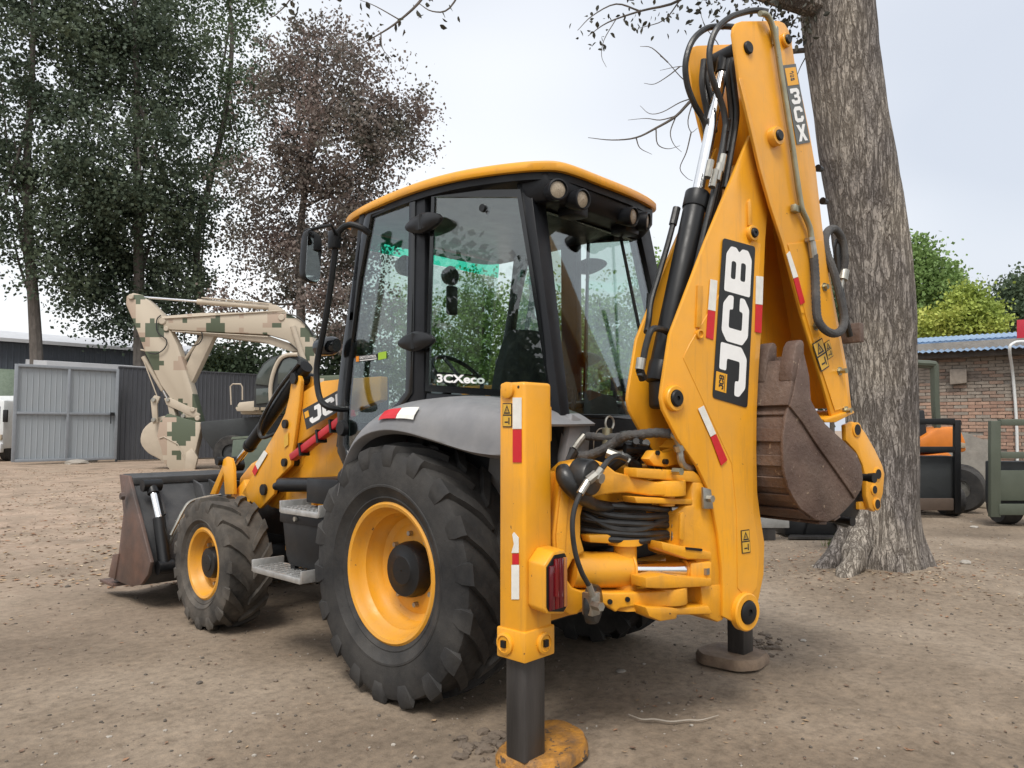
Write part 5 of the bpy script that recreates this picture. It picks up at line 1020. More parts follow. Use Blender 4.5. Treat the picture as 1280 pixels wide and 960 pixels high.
# ---- the thick trunk
def bark_mat():
    m = bpy.data.materials.new('fissured_bark'); m.use_nodes = True; n, l = nodes(m); p = n['Principled BSDF']; p.inputs['Roughness'].default_value = .95; p.inputs['Specular IOR Level'].default_value = .2
    tc = n.new('ShaderNodeTexCoord')
    def M(op, x, y=None, z=None):
        t = n.new('ShaderNodeMath'); t.operation = op
        for i, q in enumerate((x, y, z)):
            if q is None: continue
            if isinstance(q, (int, float)): t.inputs[i].default_value = q
            else: l.new(q, t.inputs[i])
        return t.outputs[0]
    def N(sc, st, det, ro, dis=0.):
        mp = n.new('ShaderNodeMapping'); mp.inputs['Scale'].default_value = (1, 1, st); l.new(tc.outputs['Object'], mp.inputs[0])
        t = n.new('ShaderNodeTexNoise'); t.inputs['Scale'].default_value = sc; t.inputs['Detail'].default_value = det; t.inputs['Roughness'].default_value = ro; t.inputs['Distortion'].default_value = dis; l.new(mp.outputs[0], t.inputs[0]); return t.outputs[0]
    ridge = lambda x, w: M('MINIMUM', M('MULTIPLY', M('ABSOLUTE', M('SUBTRACT', x, .5)), 1/w), 1.)
    r1 = ridge(N(17, .17, 4, .55, .4), .085); r2 = ridge(N(34, .30, 3, .6, .7), .06); fine = N(60, .5, 7, .75); big = N(2.2, .6, 3, .5)
    hgt = M('MULTIPLY', r1, M('MULTIPLY_ADD', r2, .55, .45)); hgt = M('MULTIPLY_ADD', fine, .35, hgt)
    r = n.new('ShaderNodeValToRGB'); e = r.color_ramp.elements; e.new(.5)
    for k, (ps, c) in enumerate(((.06, (.085, .074, .062)), (.42, (.235, .210, .184)), (.80, (.37, .338, .300)))): e[k].position = ps; e[k].color = (*c, 1)
    l.new(M('DIVIDE', hgt, 1.35), r.inputs[0])
    r2_ = n.new('ShaderNodeValToRGB'); e = r2_.color_ramp.elements; e[0].position = .35; e[0].color = (.68, .67, .70, 1); e[1].position = .65; e[1].color = (1.18, 1.15, 1.10, 1); l.new(big, r2_.inputs[0])
    mxx = n.new('ShaderNodeMix'); mxx.data_type = 'RGBA'; mxx.blend_type = 'MULTIPLY'; mxx.inputs[0].default_value = 1; l.new(r.outputs[0], mxx.inputs[6]); l.new(r2_.outputs[0], mxx.inputs[7]); l.new(mxx.outputs[2], p.inputs['Base Color'])
    b = n.new('ShaderNodeBump'); b.inputs['Strength'].default_value = .9; b.inputs['Distance'].default_value = .022; l.new(hgt, b.inputs['Height']); l.new(b.outputs[0], p.inputs['Normal']); return m
m_bigbark = bark_mat(); TB = V((4.82, -.78, 0)); TD = (TB-CAM).dot(FW)
BT = thing('old_tree', 'thick grey fissured tree trunk standing right beside the digging bucket', 'tree', TB)
cen = [(1100, 722, 57, .02), (1100, 700, 54, 0), (1100, 665, 47.5, 0), (1101, 620, 44, 0), (1102, 550, 41, 0), (1101, 470, 41.5, 0), (1098, 400, 42.5, 0), (1090, 330, 43, 0), (1082, 270, 44, 0), (1072, 200, 45, 0), (1062, 130, 43, 0), (1052, 60, 42, 0), (1046, 0, 42, 0), (1044, -60, 40, 0), (1046, -140, 36, 0), (1050, -260, 28, 0)]
L = []; N = 72; cc = []
for i in range((len(cen)-1)*6+1):
    k, t = divmod(i, 6); t /= 6; a = cen[k]; b = cen[min(k+1, len(cen)-1)]; x, y, r = [a[q]*(1-t)+b[q]*t for q in range(3)]
    c = dep(x, y, TD); rad = r*TD/FPX; cc.append((c, rad)); ring = []
    for j in range(N):
        th = 2*math.pi*j/N; flare = max(0, 1-max(0, c.z)/.75); q = 1+.045*mnoise.noise(V((math.cos(th)*1.3, math.sin(th)*1.3, c.z*.9)))*1.6+.020*mnoise.noise(V((math.cos(th)*7, math.sin(th)*7, c.z*1.7)))
        q *= 1+flare**2*(.20*max(0, math.sin(5*th+1.2))**2); rr2 = rad*q+.010*abs(mnoise.noise(V((math.cos(th)*16, math.sin(th)*16, c.z*2.6))))
        ring.append(V((c.x+rr2*math.cos(th), c.y+rr2*math.sin(th), c.z if i else -.08)))
    L.append(ring)
S().loops(L).out('trunk', m_bigbark, BT, smooth=70)
# root buttress at the left and flat root flakes
def lump(name, pts, rads, mat):
    s = S().tube(spline(pts, 5), [r for r in np.interp(np.linspace(0, 1, len(spline(pts, 5))), np.linspace(0, 1, len(rads)), rads)], 14)
    for v in s.bm.verts: v.co += V((mnoise.noise(v.co*5), mnoise.noise(v.co*5+V((9, 0, 0))), mnoise.noise(v.co*5+V((0, 9, 0)))))*.05
    return s.out(name, mat, BT, smooth=70)
gp = lambda x, y, z: at(x, y, 'z', z)
m_root = pm('pale_root', (.30, .255, .205), .95, var=.4, vscale=7, col2=(.15, .12, .095), c2amt=.9, c2scale=6, bump=.7, bscale=18)
lump('root', [dep(1084, 625, TD-.12), dep(1076, 665, TD-.25), dep(1068, 695, TD-.38), dep(1055, 735, TD-.55)], [.05, .11, .12, .08], m_bigbark)
lump('root', [dep(1072, 655, TD-.0), dep(1056, 685, TD-.05), dep(1040, 703, TD-.10), dep(1020, 728, TD-.15)], [.09, .12, .10, .06], m_bigbark)
lump('root', [dep(1128, 650, TD-.1), dep(1141, 688, TD-.15), dep(1158, 725, TD-.2)], [.08, .10, .06], m_bigbark)
# limbs and twigs over the machine
def limb(pts, r0, r1, name='limb', k=5, n=7):
    P = spline([dep(x, y, d) for x, y, d in pts], k); m = len(P)
    return S().tube(P, [r0+(r1-r0)*i/(m-1) for i in range(m)], n).out(name, m_bark if r0 < .05 else m_bigbark, BT)
limb([(1046, 20, TD), (1020, 5, TD-.1), (985, -5, TD-.2), (940, -18, TD-.3), (880, -40, TD-.5), (780, -70, TD-.8), (640, -80, TD-1.2), (560, -60, TD-1.5)], .17, .04, k=6, n=10)
TWG = []
def twig(pts, r0=.012, r1=.003): TWG.append(pts); limb(pts, r0, r1, 'twig', 4, 5)
twig([(560, -60, TD-1.5), (530, -5, TD-1.5), (500, 25, TD-1.5), (470, 45, TD-1.5), (440, 60, TD-1.5)], .016); twig([(585, -30, TD-1.5), (562, 10, TD-1.5), (540, 14, TD-1.5), (522, 3, TD-1.5)], .01); twig([(500, 25, TD-1.5), (470, 8, TD-1.5), (450, 0, TD-1.5)], .006, .002); twig([(476, 40, TD-1.5), (478, 60, TD-1.5), (490, 75, TD-1.5)], .006, .002); twig([(380, -40, TD-1.6), (362, 0, TD-1.6), (345, 18, TD-1.6), (338, 22, TD-1.6)], .008, .003)
twig([(500, -60, TD-1.5), (420, -40, TD-1.5), (370, -20, TD-1.6), (366, 10, TD-1.6)], .012, .003)
twig([(880, -40, TD-.5), (850, 0, TD-.4), (800, 14, TD-.4), (760, 28, TD-.4), (735, 45, TD-.4)], .018); twig([(800, 14, TD-.4), (770, 5, TD-.4), (740, 20, TD-.4), (722, 38, TD-.4)], .01); twig([(850, 0, TD-.4), (830, 25, TD-.4), (800, 35, TD-.4)], .008); twig([(770, 24, TD-.4), (755, 50, TD-.4), (752, 70, TD-.4), (758, 84, TD-.4)], .005, .002)
twig([(1030, 60, TD), (960, 70, TD+.3), (905, 100, TD+.4), (868, 122, TD+.4), (845, 145, TD+.4), (820, 160, TD+.4), (795, 172, TD+.4), (765, 175, TD+.4), (735, 172, TD+.4)], .03, .003)
for q in ([(868, 122), (850, 128), (828, 140), (812, 142), (800, 132)], [(845, 145), (825, 150), (808, 148), (785, 150)], [(845, 145), (838, 165), (842, 180), (852, 190)], [(820, 160), (822, 180), (835, 186), (850, 182)], [(795, 172), (800, 185), (815, 193)], [(868, 122), (860, 150), (864, 165), (872, 160)], [(880, 115), (855, 100), (835, 78), (825, 70)], [(900, 102), (870, 85), (850, 83), (825, 88)], [(864, 165), (858, 190), (850, 210), (858, 222), (866, 226)], [(835, 78), (815, 60), (800, 58)], [(850, 83), (835, 95), (818, 105), (805, 104)], [(1010, 66), (1000, 85), (995, 100)], [(905, 100), (900, 60), (880, 30), (870, -10)]):
    twig([(x, y, TD+.4) for x, y in q], .008, .0022)
g_ = np.random.default_rng(8); bl = []
for (x, y, n_, sp) in ((735, 40, 10, 12), (760, 28, 14, 14), (790, 15, 18, 16), (830, 18, 18, 16), (870, 12, 22, 18), (905, 8, 26, 18), (940, 6, 34, 18), (965, 14, 30, 12), (985, 26, 34, 14), (1000, 44, 26, 9), (1010, 20, 40, 12), (745, 60, 6, 10), (500, 20, 6, 14), (470, 42, 6, 14), (540, 10, 6, 14), (455, 5, 6, 12), (490, 68, 4, 8), (365, 5, 6, 10), (340, 20, 5, 6), (422, 12, 5, 10), (560, 20, 5, 10), (920, -10, 40, 22), (980, -10, 50, 22)):
    for k in range(n_): bl.append(dep(x+g_.normal()*sp, y+g_.normal()*sp*.7, TD-(1.5 if x < 700 else .2)+g_.normal()*.25))
vs, fs = [], []
for p in bl:
    b = len(vs); a = V(g_.normal(size=3)); a.z -= 1.2; a.normalize(); c = a.cross(V(g_.normal(size=3))).normalized(); L_ = g_.uniform(.045, .08); W_2 = L_*.34
    nn_ = a.cross(c)*L_*.10; W_2 *= g_.uniform(.6, 1)
    vs += [tuple(p), tuple(p+a*L_*.22+c*W_2*.75+nn_), tuple(p+a*L_*.55+c*W_2+nn_), tuple(p+a*L_), tuple(p+a*L_*.55-c*W_2+nn_), tuple(p+a*L_*.22-c*W_2*.75+nn_)]; fs += [(b, b+1, b+2, b+3), (b, b+3, b+4, b+5)]
me = bpy.data.meshes.new('crown'); me.from_pydata(vs, [], fs); link('crown', me, leafmat('sparse_grey_leaves', (.03, .032, .028), (.05, .05, .04), (.085, .08, .05), 3), BT)
# grass tuft at the root
vs, fs = [], []
for k in range(160):
    p = at(1047+rnd.gauss(0, 7), 683+rnd.gauss(0, 3), 'z', 0); a = rnd.random()*6.28; h = rnd.uniform(.04, .11); w = .006; dx, dy = math.cos(a), math.sin(a); b = len(vs); z = gz(p.x, p.y)
    vs += [(p.x-dy*w, p.y+dx*w, z), (p.x+dy*w, p.y-dx*w, z), (p.x+dx*h*.6, p.y+dy*h*.6, z+h)]; fs.append((b, b+1, b+2))
cloud('grass', vs, fs, leafmat('grass_green', (.06, .10, .03), (.10, .15, .04), (.16, .18, .07), 5), 'small tuft of green grass at the foot of the thick trunk', 'grass')
# ================================================================== fence, gate and sheds at the far end
m_fence = pm('dark_grey_sheet', (.052, .056, .066), .55, var=.12, vscale=3, col2=(.09, .09, .09), c2amt=.25, c2scale=2, stretch=(1, 1, .2))
m_gate = pm('pale_grey_sheet', (.27, .30, .325), .5, var=.10, vscale=2, col2=(.25, .25, .25), c2amt=.3, c2scale=2, stretch=(1, 1, .3)); m_gatef = pm('grey_gate_frame', (.22, .24, .265), .5, var=.15, vscale=5)
m_shedw = pm('slate_blue_cladding', (.085, .10, .125), .6, var=.12, vscale=2); m_cream = pm('cream_render', (.50, .46, .38), .8, var=.12, vscale=2); m_roofp = pm('pale_roof_sheet', (.50, .51, .53), .5, var=.1, vscale=2)
def ribbed(w, h, pitch=.2, d=.035, rib=.05):          # corrugated sheet in local x,z facing -y
    prof = []; x = 0
    while x < w-1e-6:
        e = min(w, x+pitch); prof += [(x, 0), (e-rib-.02, 0), (e-rib, -d), (e-.02, -d)]; x = e
    prof.append((w, 0)); s = S(); s.sheet([[(x, y, 0), (x, y, h)] for x, y in prof]); me = bpy.data.meshes.new('panel')
    bmesh.ops.recalc_face_normals(s.bm, faces=s.bm.faces[:]); s.bm.to_mesh(me); s.bm.free(); return me
FY = 32.1; ftop = at(160, 460, 'y', FY).z
FN = thing('sheet_fence', 'dark grey ribbed sheet metal fence running behind the camouflage excavator', 'fence', (8.6, FY, 0))
fm = ribbed(1.0, ftop-.05); fm.materials.append(m_fence)
for k in range(15):
    o = bpy.data.objects.new('panel', fm); scene.collection.objects.link(o); o.parent = FN; o.location = (k*1.0, .003*(k % 2), .05)
for k in range(6): S().bb((8.6+k*3, FY+.06, 0), (8.68+k*3, FY+.14, ftop)).out('post', m_gatef, FN)
S().bb((8.6, FY-.05, ftop), (23.6, FY+.10, ftop+.06)).out('cap_rail', m_fence, FN)
GT = thing('yard_gate', 'pale grey sheet metal gate leaf with a cross of frame bars', 'gate', (4.55, 31.7, 0))
gz0, gz1 = .12, at(80, 458, 'y', 31.7).z; gx0, gx1 = 4.6, at(145, 520, 'y', 31.7).x
hw = (gx1-gx0)/2; gm_ = ribbed(hw/3, (gz1-gz0)/2-.1, .21, .02, .03); gm_.materials.append(m_gate)
for i in range(6):
    for j in range(2):
        o = bpy.data.objects.new('panel', gm_); scene.collection.objects.link(o); o.parent = GT; o.location = (gx0-4.55+i*hw/3, .05, gz0+.05+j*(gz1-gz0)/2)
def gbar(a, b, w=.12): S().bar(V((a[0], 31.68, a[1])), V((b[0], 31.68, b[1])), w, .08, (0, 1, 0)).bev(.008).out('frame_bar', m_gatef, GT)
gbar((gx0, gz0), (gx0, gz1)); gbar((gx1, gz0), (gx1, gz1)); gbar((gx0+.06, gz1-.05), (gx1-.06, gz1-.05)); gbar((gx0+.06, gz0+.05), (gx1-.06, gz0+.05)); gbar((gx0+.06, (gz0+gz1)/2), (gx1-.06, (gz0+gz1)/2), .10); 
S().bar(V(((gx0+gx1)/2, 31.66, gz0+.11)), V(((gx0+gx1)/2, 31.66, gz1-.11)), .09, .06, (0, 1, 0)).bev(.008).out('frame_bar', m_gatef, GT)
p = V((gx1-.18, 31.6, (gz0+gz1)/2)); S().box(p, (.16, .08, .14)).bar(p+V((-.06, 0, -.05)), p+V((-.06, 0, -.42)), .03, .03, (0, 1, 0)).out('latch', m_blk, GT)
# long slate shed
SY = 46; a = at(0, 429, 'y', SY); b = at(150, 440, 'y', SY); sx0, sx1 = a.x-9, at(330, 500, 'y', SY).x; zt = at(60, 432, 'y', SY).z
SH = thing('long_shed', 'long slate blue ribbed shed with a pale roof behind the grey gate', 'shed', (sx0, SY, 0)); nP = int((sx1-sx0)/2)
sm = ribbed(2.0, zt, .28, .04, .07); sm.materials.append(m_shedw)
for k in range(nP): o = bpy.data.objects.new('wall_panel', sm); scene.collection.objects.link(o); o.parent = SH; o.location = (2.0*k, 0, 0)
S().prism([V((sx0-.3, SY-.5, zt+.02)), V((sx0-.3, SY-.5, zt+.22)), V((sx0-.3, SY+4, zt+1.1)), V((sx0-.3, SY+4, zt+.8))], (nP*2+.6, 0, 0)).out('roof', m_roofp, SH)
S().prism([V((sx0, SY+.06, 0)), V((sx0, SY+.06, zt+.1)), V((sx0, SY+3.8, zt+.7)), V((sx0, SY+3.8, 0))], (nP*2, 0, 0)).out('wall', m_shedw, SH)
m_win = pm('milky_green_window', (.30, .38, .30), .3, var=.15)
for px in (-2, 88): p = at(px, 0, 'y', SY-.06); p = at(px, 470, 'y', SY-.06); S().box((p.x, SY-.07, zt-3.2), (1.5, .08, 3.4)).bev(.01).out('window', m_win, SH)
LS = thing('low_shed', 'low cream shed whose flat roof just tops the fence', 'shed', (9, 36, 0)); x0, x1 = at(62, 460, 'y', 36).x, at(335, 460, 'y', 36).x; z1 = at(150, 457, 'y', 36).z
S().bb((x0, 36, 0), (x1, 39, z1-.25)).out('wall', m_cream, LS); S().prism([V((x0-.2, 35.7, z1-.25)), V((x0-.2, 35.7, z1)), V((x0-.2, 39.2, z1+.3)), V((x0-.2, 39.2, z1))], (x1-x0+.4, 0, 0)).out('roof', m_roofp, LS)
# white lorry at the gate
m_lorry = pm('white_lorry_paint', (.62, .64, .64), .35, var=.08); LR = thing('white_lorry', 'white lorry parked beside the grey gate with a black mirror', 'lorry', ground(-28, 33))
c0 = ground(-28, 33); fx = lambda u, v, w: c0+RT*u+FW.xy.to_3d().normalized()*v+V((0, 0, w))
def lbox(n_, u0, u1, v0, v1, w0, w1, m, bv=.06):
    S().hexa([fx(u0, v0, w0), fx(u1, v0, w0), fx(u1, v1, w0), fx(u0, v1, w0)], [fx(u0, v0, w1), fx(u1, v0, w1), fx(u1, v1, w1), fx(u0, v1, w1)]).bev(bv).out(n_, m, LR)
lbox('cab', -1.15, 1.15, 0, 1.7, .55, 2.75, m_lorry, .12); lbox('cargo_box', -1.2, 1.2, 1.8, 7, .9, 3.0, m_lorry, .03); lbox('windscreen', -.98, .98, -.02, .05, 1.65, 2.45, m_gloss, .02); lbox('bumper', -1.15, 1.15, -.14, .1, .4, .8, m_lorry, .04); lbox('grille', -.7, .7, -.03, .04, .95, 1.35, m_blk, .01)
for u in (-.95, .95): lbox('headlight', u-.16, u+.16, -.05, .04, .95, 1.2, m_lamp, .02); lbox('mirror', u*1.32-.1, u*1.32+.1, -.1, .0, 1.75, 2.3, m_blk, .03)
for u in (-.95, .95):
    for v in (.7, 4.8): p = fx(u-.15, v, .45); S().cyl(p, fx(u+.15, v, .45), .45, None, 24).bev(.04).out('wheel', m_tyre, LR)
# ------------------------------------------------------------------ camouflage excavator
def camo_mat():
    m = bpy.data.materials.new('digital_camouflage'); m.use_nodes = True; n, l = nodes(m); p = n['Principled BSDF']; p.inputs['Roughness'].default_value = .6
    g = n.new('ShaderNodeNewGeometry'); mp = n.new('ShaderNodeMapping'); mp.inputs['Rotation'].default_value = (0, 0, YAW); l.new(g.outputs['Position'], mp.inputs[0])
    sn = n.new('ShaderNodeVectorMath'); sn.operation = 'SNAP'; sn.inputs[1].default_value = (.17, 50, .17); l.new(mp.outputs[0], sn.inputs[0])
    def patch(off, th, sc):
        a = n.new('ShaderNodeVectorMath'); a.inputs[1].default_value = off; l.new(sn.outputs[0], a.inputs[0]); t = n.new('ShaderNodeTexNoise'); t.inputs['Scale'].default_value = sc; t.inputs['Detail'].default_value = 1.5; l.new(a.outputs[0], t.inputs[0])
        q = n.new('ShaderNodeMath'); q.operation = 'GREATER_THAN'; q.inputs[1].default_value = th; l.new(t.outputs[0], q.inputs[0]); return q.outputs[0]
    def mix(f, a, b):
        t = n.new('ShaderNodeMix'); t.data_type = 'RGBA'; l.new(f, t.inputs[0])
        for i, x in ((6, a), (7, b)):
            if isinstance(x, tuple): t.inputs[i].default_value = (*x, 1)
            else: l.new(x, t.inputs[i])
        return t.outputs[2]
    c = mix(patch((13.1, 2, 7.7), .575, 1.0), (.46, .40, .315), (.37, .285, .22)); c = mix(patch((3.3, 9, 1.2), .552, 1.15), c, (.075, .095, .06))
    l.new(c, p.inputs['Base Color']); return m
m_camo = camo_mat(); m_tan = pm('tan_paint', (.44, .38, .30), .6, var=.12, vscale=3); m_oliv = pm('olive_paint', (.075, .088, .065), .6, var=.15, vscale=3); m_dkgr = pm('dark_olive_chassis', (.030, .034, .036), .6, var=.2, vscale=3)
ED = 27.0; FH = FW.xy.to_3d().normalized()
EX = thing('camouflage_excavator', 'wheeled excavator in tan digital camouflage with its bucket resting on the ground', 'excavator', ground(300, ED))
def ep(name, pts, o0, o1, mat=None, bv=.03, parent=None):
    s = S().prism([dep(x, y, ED+o0) for x, y in pts], FH*(o1-o0))
    if bv: s.bev(bv)
    return s.out(name, mat or m_camo, parent or EX)
def ec(name, a, b, r, mat, off=0, n=14): return S().cyl(dep(*a, ED+off), dep(*b, ED+off), r, None, n).out(name, mat, EX)
boom = [(198,400),(204,395),(250,391),(345,390),(360,392),(378,402),(390,418),(395,448),(394,482),(384,482),(378,450),(372,436),(358,425),(334,418),(269,415),(212,412),(200,409)]
ep('boom', boom, -.25, .25); ep('boom_flange', [(212,413),(269,416),(334,419),(360,428),(372,439),(362,439),(330,428),(282,422)], -.10, .45, m_tan, .01)
ep('stick', [(157,380),(158,370),(166,366),(175,368),(188,378),(201,391),(212,412),(222,432),(239,484),(251,527),(243,529),(228,520),(201,481),(182,443),(171,413)], -.22, .22)
ep('boom_link', [(255,416),(269,417),(262,432),(241,476),(234,484),(229,465),(240,440)], -.05, .3, m_tan)
ec('stick_ram_rod', (172, 371), (250, 377), .045, m_chrome, .0); ec('stick_ram', (247, 377), (338, 384), .10, m_tan, 0); ec('stick_ram_pipe', (252, 372), (340, 380), .025, m_tan, -.1); ec('boom_pipe', (205, 398), (356, 388), .025, m_tan, -.28)
ep('ram_bracket', [(336,380),(345,381),(360,392),(352,394),(335,391)], -.15, .15, m_tan, .01)
ec('boom_ram', (386, 470), (366, 408), .10, m_tan, -.35); ec('bucket_ram', (179, 446), (204, 488), .085, m_tan, -.0); ec('bucket_ram_rod', (204, 488), (211, 502), .045, m_chrome, 0); ec('ram_pipe', (180, 452), (197, 497), .02, m_tan, -.12); ec('ram_pipe', (176, 437), (188, 440), .03, m_tan, -.1)
ec('boom_strut', (222, 463), (252, 420), .06, m_tan, .1)
ep('bucket_link', [(188,500),(193,494),(200,496),(196,505),(197,528),(191,530)], -.2, -.12, m_tan, .01); ep('bucket_link', [(205,498),(212,497),(236,508),(250,518),(247,524),(230,516),(208,506)], -.24, -.16, m_tan, .01); ep('bucket_link', [(208,500),(214,502),(222,528),(214,530)], -.2, .2, m_tan, .01)
S().tube(spline([dep(x, y, ED-.3) for x, y in ((201, 394), (196, 400), (197, 415), (208, 425), (206, 435), (196, 442), (185, 441))], 5), .022, 7).out('hose', m_hose, EX); S().tube(spline([dep(x, y, ED-.3) for x, y in ((232, 415), (230, 425), (238, 432), (248, 430), (253, 422), (252, 415))], 5), .022, 7).out('hose', m_hose, EX); S().tube(spline([dep(x, y, ED-.3) for x, y in ((358, 392), (372, 396), (384, 408), (392, 420))], 5), .03, 7).out('hose', m_hose, EX)
# bucket: side plate and rounded back
bs = [(209,517),(226,522),(250,528),(251,535),(244,565),(242,581),(228,589),(213,589),(204,576),(201,560),(196,545),(199,528)]
bb_ = ep('bucket', [(x, y) for x, y in bs], -.35, .0, m_camo, .03)
ep('bucket_back', [(p.x, p.y) for p in spline([V((x, y, 0)) for x, y in ((190,526),(203,520),(226,522),(226,545),(230,586),(214,587),(200,575),(184,566),(175,553),(178,537))], 3, True)], .0, .9, m_tan, .06); ep('bucket_lip', [(232,566),(240,560),(247,572),(243,588),(230,590)], -.38, -.28, m_tan, .02)
for (x, y, r_) in ((164, 371, .10), (203, 401, .14), (208, 411, .09), (352, 397, .12), (371, 424, .10), (241, 512, .09), (229, 520, .08), (192, 500, .08), (192, 525, .08), (210, 500, .07), (247, 523, .09)):
    p = dep(x, y, ED-.24); S().lathe([(r_, .04), (r_, -.03), (r_*.8, -.05), (.001, -.05)], p, FH, 16).out('pin', m_tan if r_ > .085 else m_steel, EX)
S().tube([dep(x, y, ED-.37) for x, y in ((199, 548), (205, 546), (222, 555), (232, 575))], .018, 6).out('bucket_weld', m_tan, EX); S().tube(spline([dep(x, y, ED-.26) for x, y in ((215, 414), (270, 417), (335, 421))], 3), .02, 6).out('boom_weld', m_tan, EX)
# carrier, turret, cab
ep('chassis', [(250,527),(330,520),(420,520),(420,562),(335,566),(268,566),(252,545)], -.6, 1.6, m_dkgr, .05); ep('turret', [(300,506),(345,503),(430,500),(430,518),(300,518)], -.9, 1.6, m_camo, .06); ep('engine_cover', [(385,470),(440,468),(440,502),(385,503)], -.9, 1.4, m_camo, .06)
cabp = [(317,512),(317,486),(320,470),(328,455),(338,447),(352,443),(368,443),(376,448),(380,470),(380,512)]
cab = S(); L = [[dep(x, y, ED+o)+V((0, 0, 0)) for x, y in cabp] for o in (-1.35, -.35)]; s = S().prism(L[0], FH*1.0).bev(.04); s.out('cab', m_dkgr, EX)
m_exg = pm('excavator_glass', (.06, .075, .07), .06, spec=.8, var=.25, vscale=2)
ep('cab_window', [(319,480),(322,469),(330,456),(339,449),(346,447),(340,462),(337,482)], -1.40, -1.35, m_exg, .005); ep('cab_window', [(347,480),(348,463),(354,450),(362,447),(371,450),(375,468),(374,482)], -1.40, -1.35, m_exg, .005); ep('cab_window', [(320,486),(337,485),(337,503),(320,505)], -1.40, -1.35, m_exg, .005)
S().tube(spline([dep(x, y, ED-1.42) for x, y in ((339, 510), (338, 485), (342, 465), (349, 450), (358, 444), (372, 443))], 4), .07, 8).out('cab_arch', m_tan, EX)
S().tube([dep(x, y, ED-1.2) for x, y in ((289, 506), (288, 483), (291, 480), (301, 480), (303, 484), (303, 500))], .025, 7).out('handrail', m_tan, EX); ep('step_deck', [(294,510),(299,503),(318,501),(318,514),(296,514)], -1.3, -.6, m_camo, .02)
for px in (320, 330): S().box(dep(px, 511, ED-1.42), (.16, .16, .10)).out('headlight', m_lamp, EX)
for px in (291, 400):
    for o in (-.9, 1.0):
        c = dep(px, 556, ED+o); c.z = .62; w_ = S().lathe([(.30, -.2), (.58, -.22), (.62, -.16), (.62, .16), (.58, .22), (.30, .2)], c, FH, 28).out('tyre', m_tyre, EX); S().lathe([(.001, -.10), (.15, -.14), (.30, -.12), (.31, .1)], c, FH, 20).out('rim', m_dkgr, EX)
GB = thing('green_box', 'faded green steel box standing against the excavator wheel', 'box', ground(312, ED-2.2)); c = ground(318, ED-2.2)
S().hexa([c-RT*.8, c+RT*.8, c+RT*.8+FH*.8, c-RT*.8+FH*.8], [c-RT*.72+V((0, 0, 1.1)), c+RT*.8+V((0, 0, 1.2)), c+RT*.8+FH*.8+V((0, 0, 1.2)), c-RT*.72+FH*.8+V((0, 0, 1.1))]).bev(.04).out('body', pm('faded_green', (.085, .11, .085), .6, var=.15), GB); S().hexa([c-RT*.78+V((0, 0, 1.11)), c+RT*.83+V((0, 0, 1.21)), c+RT*.83+FH*.85+V((0, 0, 1.21)), c-RT*.78+FH*.85+V((0, 0, 1.11))], [c-RT*.74+V((0, 0, 1.19)), c+RT*.8+V((0, 0, 1.29)), c+RT*.8+FH*.8+V((0, 0, 1.29)), c-RT*.74+FH*.8+V((0, 0, 1.19))]).out('lid', pm('faded_green_lid', (.11, .135, .10), .6, var=.15), GB)
# heap of stones by the fence
for k, (px, py) in enumerate(((108, 577), (120, 574), (96, 580))): stone(px, py, .35, ('rounded dirt hump at the gate post', 'larger dirt hump against the fence foot', 'small dirt hump before the gate')[k], .4)
# ================================================================== brick workshop on the right
A, B_ = ground(1078, 16.2), ground(1345, 14.0); wd = (B_-A).normalized(); wl = (B_-A).length; wn = V((wd.y, -wd.x, 0)); wn = wn if wn.dot(CAM-A) > 0 else -wn
WS = thing('brick_workshop', 'old weathered brick workshop with a low blue sheet roof beyond the thick trunk', 'building', A)
m_mort = pm('mortar', (.26, .235, .205), .95, var=.3, vscale=5, bump=.5, bscale=30)
EV = 3.0
S().hexa([A-wn*.01, B_-wn*.01, B_-wn*.3, A-wn*.3], [p+V((0, 0, EV+.25)) for p in (A-wn*.01, B_-wn*.01, B_-wn*.3, A-wn*.3)]).out('wall', m_mort, WS)
bm_ = [pm('red_brick', (.32, .20, .15), .9, var=.3, vscale=12), pm('orange_brick', (.38, .25, .185), .9, var=.3, vscale=12), pm('brown_brick', (.29, .205, .16), .9, var=.3, vscale=12), pm('weathered_brick', (.29, .25, .21), .95, var=.3, vscale=12), pm('dark_brick', (.20, .165, .14), .95, var=.3, vscale=12)]
vs, fs, mi = [], [], []; r_ = random.Random(9); row = 0; z = .12
while z < EV+.1:
    x = -.12*(row % 2)
    while x < wl:
        w, h = .235, .056; u0, u1 = max(0, x), min(wl, x+w); pr = .008+r_.random()*.014; skip = (r_.random() < .02) or (2.33 < z < 2.40 and r_.random() < .35)
        if u1-u0 > .05 and not skip:
            b = len(vs); j = lambda: r_.uniform(-.004, .004)
            for dz in (0, h):
                for uu, dn_ in ((u0, 0), (u1, 0), (u1, pr), (u0, pr)): vs.append(tuple(A+wd*(uu+j())+wn*dn_+V((0, 0, z+dz+j()))))
            q = [(0, 1, 2, 3), (7, 6, 5, 4), (3, 2, 6, 7), (0, 3, 7, 4), (2, 1, 5, 6)]; fs += [tuple(b+t for t in f_) for f_ in q]
            up = (z > 2.25) or (z > 2.0 and mnoise.noise(V((x*.8, z*.8, 1))) > 0); i = r_.choice([3, 3, 3, 4, 2]) if up else r_.choice([0, 0, 1, 1, 2, 3] if z > .9 else [0, 2, 3, 3, 4]); mi += [i]*5
        x += w+.014
    z += .068; row += 1
me = bpy.data.meshes.new('bricks'); me.from_pydata(vs, [], fs); me.polygons.foreach_set('material_index', mi); o = link('bricks', me, None, WS); [me.materials.append(m) for m in bm_]; o['kind'] = 'stuff'
def wp(px, py, off=.0):
    d = ray(px, py); return CAM+d*((A+wn*off-CAM).dot(wn)/d.dot(wn))
